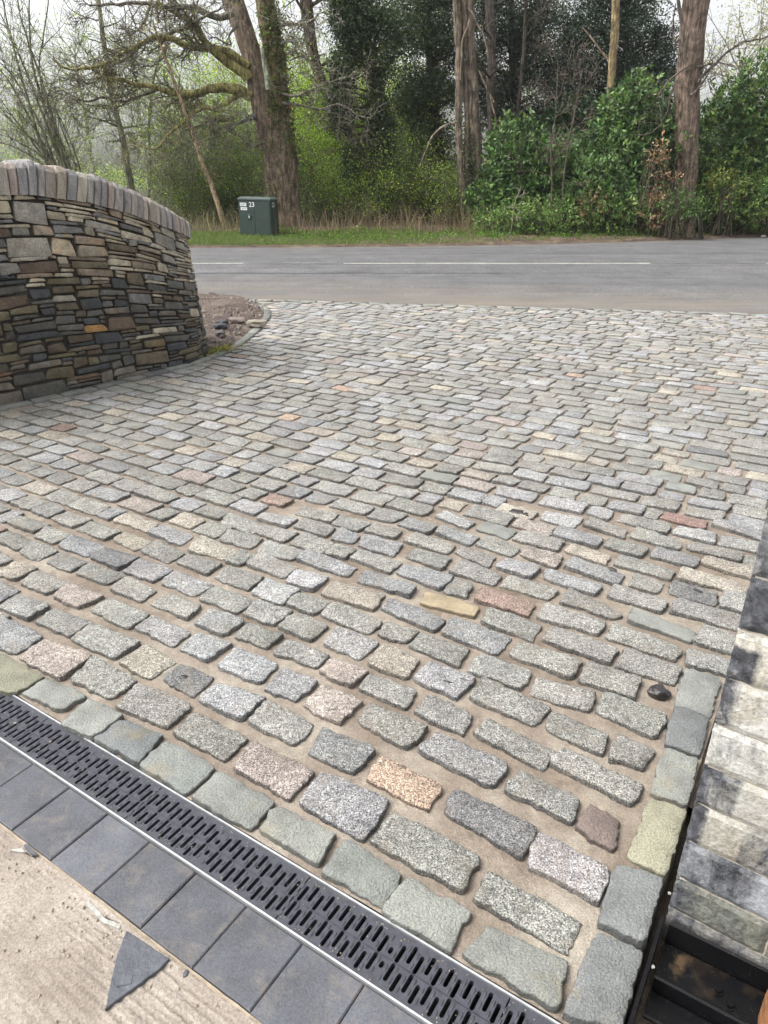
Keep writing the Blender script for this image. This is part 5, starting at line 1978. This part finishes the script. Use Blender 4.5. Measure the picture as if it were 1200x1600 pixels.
rope_trunk()
trunk_tree('dark_tree', 'dark narrow trunk standing just right of the ropey brown trunk', 'tree', [(770, 345), (772, 250), (766, 150), (768, 60), (762, -40)], 25.5, .16, .13, (.085, .068, .055), 8, None)
trunk_tree('dark_tree', 'dark thin trunk inside the hollies left of the thin yellow trunk', 'tree', [(802, 345), (805, 230), (812, 150), (820, 60), (824, -40)], 25.8, .07, .055, (.08, .065, .05), 12, None)
trunk_tree('yellow_trunk_tree', 'thin straight yellow brown trunk rising out of the laurels', 'tree', [(952, 345), (953, 240), (955, 180), (955, 120), (961, 50), (963, -40)], 24.3, .135, .115, (.27, .205, .105), 0, None, wob=.10, kink=.015)
t_, Q_, R_ = trunk_tree('bare_trunk_tree', 'stout reddish brown bare trunk with a swollen knobbly base on the right', 'tree', [(1070, 345), (1070, 300), (1074, 250), (1073, 200), (1073, 150), (1078, 100), (1083, 50), (1088, 0), (1096, -60)], 23.2, .29, .35, (.185, .135, .102), 0, None, wob=.22, sides=18, kink=.03)
X = Tubes()
for k, (pts, r) in enumerate([([(1072, 90), (1066, 40), (1061, 10), (1055, -40)], .07), ([(1056, 75), (1050, 40), (1056, 5)], .03), ([(1090, 130), (1102, 112), (1120, 100), (1130, 85), (1145, 75), (1165, 62), (1180, 65), (1200, 56)], .045),
                              ([(1088, 105), (1100, 103), (1116, 98)], .03), ([(1078, 150), (1092, 140), (1105, 118)], .05), ([(1062, 112), (1045, 125), (1035, 140), (1025, 155)], .035), ([(1058, 125), (1046, 150), (1044, 175), (1030, 198), (1010, 212), (990, 210)], .028),
                              ([(948, 92), (935, 75), (925, 60), (909, 42)], .03), ([(1063, 112), (1075, 106), (1085, 98)], .03)]):
    tp = []
    Q, R = limb(X, poly3(pts, 22.8), r, r * .45, 7, (.15, .12, .095) if k != 7 else (.30, .23, .15), .1, k, .1, .03)
    if k in (0, 2, 3, 4, 5):
        for j in range(9):
            i = rng.randint(len(Q) // 3, len(Q) - 1)
            branch(X, tp, Q[i], Q[-1] - Q[0] + nrs.normal(size=3) * .5, rng.uniform(.5, 1.3), .012, 1, dict(seg=.15, wig=.2, up=.0, rmin=.006, ch=(2, 5)), (.13, .11, .09))
X.build('branches', M['bark'], t_)
L = Leaves()
cs = [np.array(at(1072 + rng.uniform(-16, 18), rng.uniform(215, 330), 22.8 - rng.uniform(0, .1))) for _ in range(70)]
clump_leaves(L, cs, 6, .07, .05, [(.10, .12, .05), (.28, .20, .13), (.05, .07, .03)], .7); L.build('ivy', M['leaf'], t_)


# ------------------------------------------------------------------ laurels
LA = [(.095, .180, .055), (.15, .26, .08), (.055, .105, .038), (.25, .36, .12), (.17, .27, .11), (.07, .13, .05)]


def laurel(label, Y, blobs, cols, density=1.0, lsize=.145, name='laurel_bush', cat='bush', group=None, k9=9):
    c0 = at(blobs[0][0], 345, Y)
    t = empty(name, tuple(root_z(c0, 0)), label, cat, group)
    T = Tubes(); L = Leaves()
    for (px, py, rx, ry, rd) in blobs:
        c = np.array(at(px, py, Y)); k = (at(px + rx, py, Y).x - c[0]); kz = k / rx * ry
        n = int(density * k * kz * 560)
        cs = in_ellipsoid(n, c, (k, rd, kz), .5)
        f = np.array([1 + .55 * tri_noise(q[0] * 1.6, q[1] * 1.6, q[2] * 1.6 + px) + (.28 * rng.random() if rng.random() < .12 else 0) for q in cs])[:, None]
        cs = c + (cs - c) * f
        for q in cs:
            gz = ground_z(q[0], q[1])
            if q[2] < gz + .05: continue
            o = (q - c) / np.array([k, rd, kz]); o /= np.linalg.norm(o) + 1e-9
            ax = o * .8 + np.array([0, -.15, .55]) + nrs.normal(size=3) * .35; ax /= np.linalg.norm(ax)
            nl = k9; ln = rng.uniform(.22, .42)
            tt = nrs.uniform(0, 1, nl)[:, None]
            base = np.array(rng.choice(cols)) * rng.uniform(.8, 1.2)
            P = q + ax * ln * tt
            D = ax[None, :] * .55 + rdir(nl) * .9
            D[:, 2] += .1
            L.add(P, D, lsize * nrs.uniform(.7, 1.2, nl), jcol(base, nl, .30, .08), .44)
            if rng.random() < .35: T.tube([q - ax * .35, q, q + ax * ln], [.008, .006, .004], 3, (.10, .11, .05))
    for k_ in range(16):
        px, py, rx, ry, rd = rng.choice(blobs)
        e = in_ellipsoid(1, np.array(at(px, py, Y)), (.5, .4, .4), .2)[0]
        g = root_z(Vector((e[0] + rng.uniform(-.5, .5), e[1] + .2, 0)))
        limb(T, [g, Vector(((g.x + e[0]) / 2, e[1], (g.z + e[2]) / 2)), Vector(e)], .03, .012, 5, (.10, .085, .06), 0, k_, .25, .04)
    T.build('stems', M['bark'], t)
    L.build('foliage', M['gloss'], t)
    return t


laurel('large cherry laurel with long upright shoots left of the bare brown trunk', 23.9, [(1000, 215, 55, 65, .8), (950, 260, 60, 60, .8), (1035, 270, 35, 70, .7), (985, 165, 40, 30, .5), (905, 290, 50, 55, .7), (980, 310, 70, 45, .8)], LA)
laurel('low fresh laurel spilling onto the verge between the bare stems and the copper leaves', 23.0, [(905, 318, 40, 28, .4), (965, 322, 42, 26, .4), (930, 285, 30, 30, .4)], LA + [(.2, .36, .1)])
laurel('low cherry laurel beside the ropey brown trunk', 23.4, [(760, 320, 25, 30, .4), (785, 300, 35, 40, .5), (800, 240, 36, 38, .5), (830, 290, 45, 50, .6), (770, 335, 28, 22, .4), (850, 250, 34, 30, .5)], LA + [(.11, .22, .05)])
laurel('broad laurel filling the right edge beyond the bare brown trunk', 24.2, [(1130, 215, 50, 70, .9), (1180, 190, 45, 80, .9), (1160, 290, 60, 60, .9), (1115, 310, 32, 45, .7), (1225, 260, 50, 90, .9)], LA + [(.13, .20, .04)])
laurel('dark shaded laurel in the middle of the thicket', 25.6, [(880, 235, 60, 60, .8), (840, 300, 60, 50, .8), (940, 300, 60, 50, .7), (1010, 250, 60, 60, .8)], [(.030, .060, .028), (.045, .085, .035)])
# brambles and nettles at the verge
BR = [(.14, .25, .06), (.20, .33, .08), (.10, .18, .05), (.24, .32, .10)]
laurel('small leaved bramble tangle under the large laurel', 22.6, [(890, 335, 45, 22, .4), (950, 338, 50, 22, .4), (1005, 340, 35, 18, .35)], BR, 1.3, .075, 'bramble_bush', k9=12)
laurel('leafy bramble tangle at the foot of the broad right hand laurel', 23.3, [(1110, 318, 35, 26, .4), (1165, 310, 45, 32, .45), (1220, 300, 40, 40, .5)], BR, 1.4, .075, 'bramble_bush', k9=12)
laurel('bramble clump at the foot of the ropey brown trunk', 22.2, [(770, 350, 25, 12, .3), (815, 345, 40, 20, .35), (850, 345, 35, 18, .35)], BR, 1.3, .075, 'bramble_bush', k9=12)
t = laurel('upright spray of dead copper brown leaves in front of the bare brown trunk', 22.3, [(1030, 240, 10, 16, .15), (1034, 262, 7, 16, .12), (1042, 285, 14, 10, .15), (1024, 325, 17, 22, .25), (1035, 345, 16, 10, .25), (925, 325, 12, 12, .2)], [(.42, .24, .15), (.50, .32, .22), (.34, .19, .12)], 1.0, .075, 'dead_leaf_bush')
laurel('small fresh green shrub at the base of the bare brown trunk', 21.9, [(1060, 322, 20, 16, .25), (1078, 330, 16, 12, .2)], [(.11, .19, .05), (.08, .15, .045)], 1.6, .08, 'small_shrub')
laurel('yellowing clump low in the broad right hand laurel', 23.0, [(1130, 295, 26, 18, .25)], [(.25, .26, .05), (.14, .20, .05), (.22, .24, .06)], .8, .10, 'yellow_leaf_bush')
# bare thin shrub stems in front of the laurels
for k, (lab, pts) in enumerate([('pair of bare upright stems in front of the laurels', [(862, 345), (862, 290), (860, 230), (868, 180), (872, 100)]), ('bare forked stem just right of the low laurel', [(878, 345), (880, 280), (888, 220), (900, 165), (910, 110)]), ('bare spindly sapling standing on the verge edge', [(796, 380), (800, 350), (804, 320), (806, 310)])]):
    trunk_tree('bare_sapling', lab, 'sapling', pts, 22.3 if k < 2 else 20.9, .028 if k < 2 else .012, .012 if k < 2 else .006, (.15, .12, .09) if k < 2 else (.36, .31, .24), 12 if k < 2 else 5, None, blen=(.4, 1.2) if k < 2 else (.2, .4), sides=6, lvl=2 if k < 2 else 1)

# ------------------------------------------------------------------ far pale trees
far = [(-160, 110, 44, 'hazy far tree beyond the left edge of the wall crest'), (-330, 120, 50, 'hazy far tree well to the left behind the wall'), (-520, 130, 46, 'outermost hazy far tree on the left behind the wall'), (-20, 120, 52, 'tall hazy green tree far behind the coppiced stems'), (60, 150, 58, 'hazy pale tree far behind the stone wall'), (150, 120, 50, 'hazy thin crowned tree far behind the slender pale trunk'), (235, 90, 60, 'hazy far tree seen through the mossy limbs'),
       (300, 160, 48, 'soft green far tree behind the hazel bush'), (380, 130, 46, 'soft yellow green far tree seen under the mossy limbs'), (480, 150, 44, 'soft green far tree right of the double stemmed tree'), (560, 170, 46, 'far beige green tree glimpsed behind the ivy tree'), (650, 180, 50, 'far beige tree glimpsed between the dark hollies'),
       (800, 170, 52, 'far pale tree glimpsed behind the middle hollies'), (900, 150, 50, 'far pale tree glimpsed behind the thin yellow trunk'), (1120, 100, 44, 'beige budding far tree in the top right corner'), (1190, 60, 48, 'tall beige budding far tree at the right edge')]
for k, (px, py, Y, lab) in enumerate(far):
    p = at(px, 300, Y); g = root_z(p, .2); top = at(px, py - 30, Y)
    t = empty('far_tree', (g.x, g.y, g.z), lab, 'tree', 'pale trees far behind the road')
    T = Tubes(); tips = []
    P = [g, Vector((g.x + rng.uniform(-.4, .4), Y, (g.z + top.z) * .5)), Vector((g.x + rng.uniform(-.8, .8), Y, top.z))]
    Q, R = limb(T, P, .2, .05, 7, (.36, .35, .29), .1, k, .5, .08)
    for j in range(30):
        i = rng.randint(len(Q) // 5, len(Q) - 1)
        s = nrs.normal(size=3); s[2] = abs(s[2]) * .8
        branch(T, tips, Q[i], s, rng.uniform(1.8, 4.2), .04, 1, dict(seg=.6, wig=.16, up=.05, rmin=.012, ch=(4, 7)), (.36, .35, .29))
    T.build('trunk', M['bark'], t)
    cols = [(.42, .48, .26), (.36, .44, .22)] if px < 520 else [(.44, .41, .25), (.40, .40, .22)]
    L = Leaves(); clump_leaves(L, [q for q, d, l in tips], 9 if px < 520 else 22, .42, .11, cols, .6); L.build('crown', M['leaf'], t)
# far hedge line closing the view under the crowns
L = Leaves()
for i in range(5200):
    x = rng.uniform(-52, 52); y = 62 + rng.uniform(-3, 3)
    h = 2.6 + 1.3 * tri_noise(x * .12, 3) + .6 * tri_noise(x * .5, 9)
    z = .6 + rng.uniform(0, 1) ** .8 * h
    clump_leaves(L, [np.array((x, y, z))], 9, .35, .17, [(.34, .42, .18), (.40, .46, .22), (.26, .34, .15)] if x < 0 else [(.34, .34, .19), (.28, .31, .15)], .6)
tag(L.build('distant_hedge', M['leaf'], None), 'soft green hedge line far away behind all the trees', 'hedge', kind='stuff')
# shady understorey mass behind the hollies
L = Leaves()
for i in range(11000):
    px = rng.uniform(610, 1300); Yd = rng.uniform(28, 33)
    q = at(px, rng.uniform(-60 if px < 1035 else 200, 345), Yd)
    if tri_noise(q.x * .6, q.z * .8) < -.18: continue
    clump_leaves(L, [np.array(q)], 11, .22, .09, IV + [(.06, .09, .03)], .6)
tag(L.build('shaded_undergrowth', M['leaf'], None), 'dark shaded evergreen undergrowth deep in the wood behind the hollies', 'undergrowth', kind='stuff')

# ------------------------------------------------------------------ verge plants
def blades(name, n, area, cols, hgt, wid, label, cat, lean=.35, mat='grass'):
    P = np.array([area() for _ in range(n)])
    h = hgt * (.25 + 1.2 * nrs.uniform(0, 1, n) ** 1.8)[:, None] if hgt > .3 else hgt * nrs.uniform(.5, 1.35, n)[:, None]
    d = nrs.normal(size=(n, 3)) * lean; d[:, 2] = 1; d /= np.linalg.norm(d, axis=1)[:, None]
    b = nrs.normal(size=(n, 3)); b[:, 2] = 0; b /= np.linalg.norm(b, axis=1)[:, None]
    bend = nrs.normal(size=(n, 3)) * .4; bend[:, 2] = -.15
    w = wid * nrs.uniform(.6, 1.3, n)[:, None]
    V = np.stack([P - b * w, P + b * w, P + d * h * .55 + b * w * .7, P + d * h * .55 - b * w * .7, P + d * h + bend * h * .5], 1).reshape(-1, 3)
    i = np.arange(n)[:, None] * 5
    F = np.concatenate([i + np.array([[0, 1, 2]]), i + np.array([[0, 2, 3]]), i + np.array([[3, 2, 4]])])
    ci = nrs.randint(0, len(cols), n)
    C = np.array(cols)[ci] * np.exp(nrs.normal(size=(n, 1)) * .2)
    tag(bake(name, V, F, M[mat], None, np.repeat(C, 5, axis=0)), label, cat, kind='stuff')


def vpt(x0, x1, d0, d1, patch=None, fall=None):
    def f():
        while True:
            x = rng.uniform(x0, x1); d = rng.uniform(d0, d1)
            y = far_edge(x) + d
            if fall and x > fall and rng.random() < (x - fall) / (x1 - fall): continue
            if patch and tri_noise(x * 1.1 + patch, d * 1.6) < -.05: continue
            return (x, y, ground_z(x, y) - .0)
    return f


GR = [(.11, .20, .04), (.15, .25, .055), (.20, .27, .08), (.09, .15, .035), (.24, .24, .11)]
blades('lush_grass', 42000, vpt(-7.5, 3.5, .2, 2.6, None, -3.4), GR, .12, .006, 'lush bright green grass on the verge around the green cabinet', 'grass')
blades('verge_grass', 17000, vpt(-1.5, 14, .45, 2.2, 4), GR + [(.22, .24, .08), (.30, .26, .13)], .10, .006, 'patchy short grass mixed with litter along the right hand verge', 'grass')
blades('dry_stems', 1500, vpt(-3.4, 4.0, 1.7, 4.4, 6), [(.30, .23, .14), (.38, .30, .19), (.22, .15, .10), (.17, .12, .08)], .75, .006, 'dry brown dead stems standing at the edge of the wood', 'dead stems', .3, 'dry')
blades('dry_stems', 800, vpt(-7, -3.4, 2.4, 4.2), [(.30, .26, .15), (.34, .32, .18), (.22, .17, .10)], .6, .006, 'dry pale stems behind the green cabinet', 'dead stems', .3, 'dry')
blades('dry_stems', 900, vpt(4.0, 12.0, 1.4, 3.4), [(.28, .20, .12), (.22, .15, .10)], .45, .005, 'thin brown dead stems among the brambles on the right', 'dead stems', .4, 'dry')
# leaf litter and low broad-leaved weeds
L = Leaves()
n = 9000
P = np.array([vpt(-2.5, 14, .25, 3.2)() for _ in range(n)]) + np.array([0, 0, .03])
D = rdir(n); D[:, 2] *= .3
L.add(P, D, .06 * nrs.uniform(.5, 1.3, n), jcol((.22, .145, .085), n, .4, .1), .6)
tag(L.build('leaf_litter', M['dry'], None), 'brown fallen leaves littering the verge at the foot of the wood', 'leaf litter', kind='stuff')
L = Leaves()
for i in range(1500):
    p = np.array(vpt(-3.5, 14, .8, 3.0, 9)()) + np.array([0, 0, .07])
    clump_leaves(L, [p], 9, .08, .05, [(.13, .24, .05), (.17, .29, .06), (.10, .18, .04)], .75, .6, .5)
tag(L.build('low_weeds', M['leaf'], None), 'low broad leaved green weeds spreading along the verge', 'weeds', kind='stuff')
# small moss and grass tuft where the wall meets the kerb
L = Leaves()
for i in range(60):
    s, t = -2.93 + rng.gauss(0, .05), 3.95 + rng.gauss(0, .12)
    clump_leaves(L, [np.array(W(s, t, .04))], 6, .02, .03, [(.25, .24, .06), (.14, .20, .05), (.35, .27, .09)], .4, .8, .5)
tag(L.build('weed_tuft', M['leaf'], None), 'small yellow green weed tuft at the far foot of the curved stone wall', 'weed')
# litter on the far verge at the right
p = at(1193, 368, 22.95)
rock('litter', (p.x, p.y, ground_z(p.x, p.y) + .05), .09, .06, .04, M['plastic'], 8.1, 'scrap of white litter at the road edge on the far right', 'litter')

# ------------------------------------------------------------------ thin spring haze
A = Acc(); A.box(-75, 75, -3, 74, -1.25, 10.5)
hm = bpy.data.materials.new('haze')
hz = bake('haze', A.v, A.f, hm)
hm.use_nodes = True; hm.node_tree.nodes.clear()
ho = hm.node_tree.nodes.new('ShaderNodeOutputMaterial'); hv = hm.node_tree.nodes.new('ShaderNodeVolumePrincipled')
hv.inputs['Color'].default_value = (0.92, 0.94, 0.95, 1); hv.inputs['Density'].default_value = 0.0005
hm.node_tree.links.new(hv.outputs[0], ho.inputs['Volume'])
tag(hz, 'thin pale spring haze hanging over the road and the woodland', 'haze', kind='stuff')
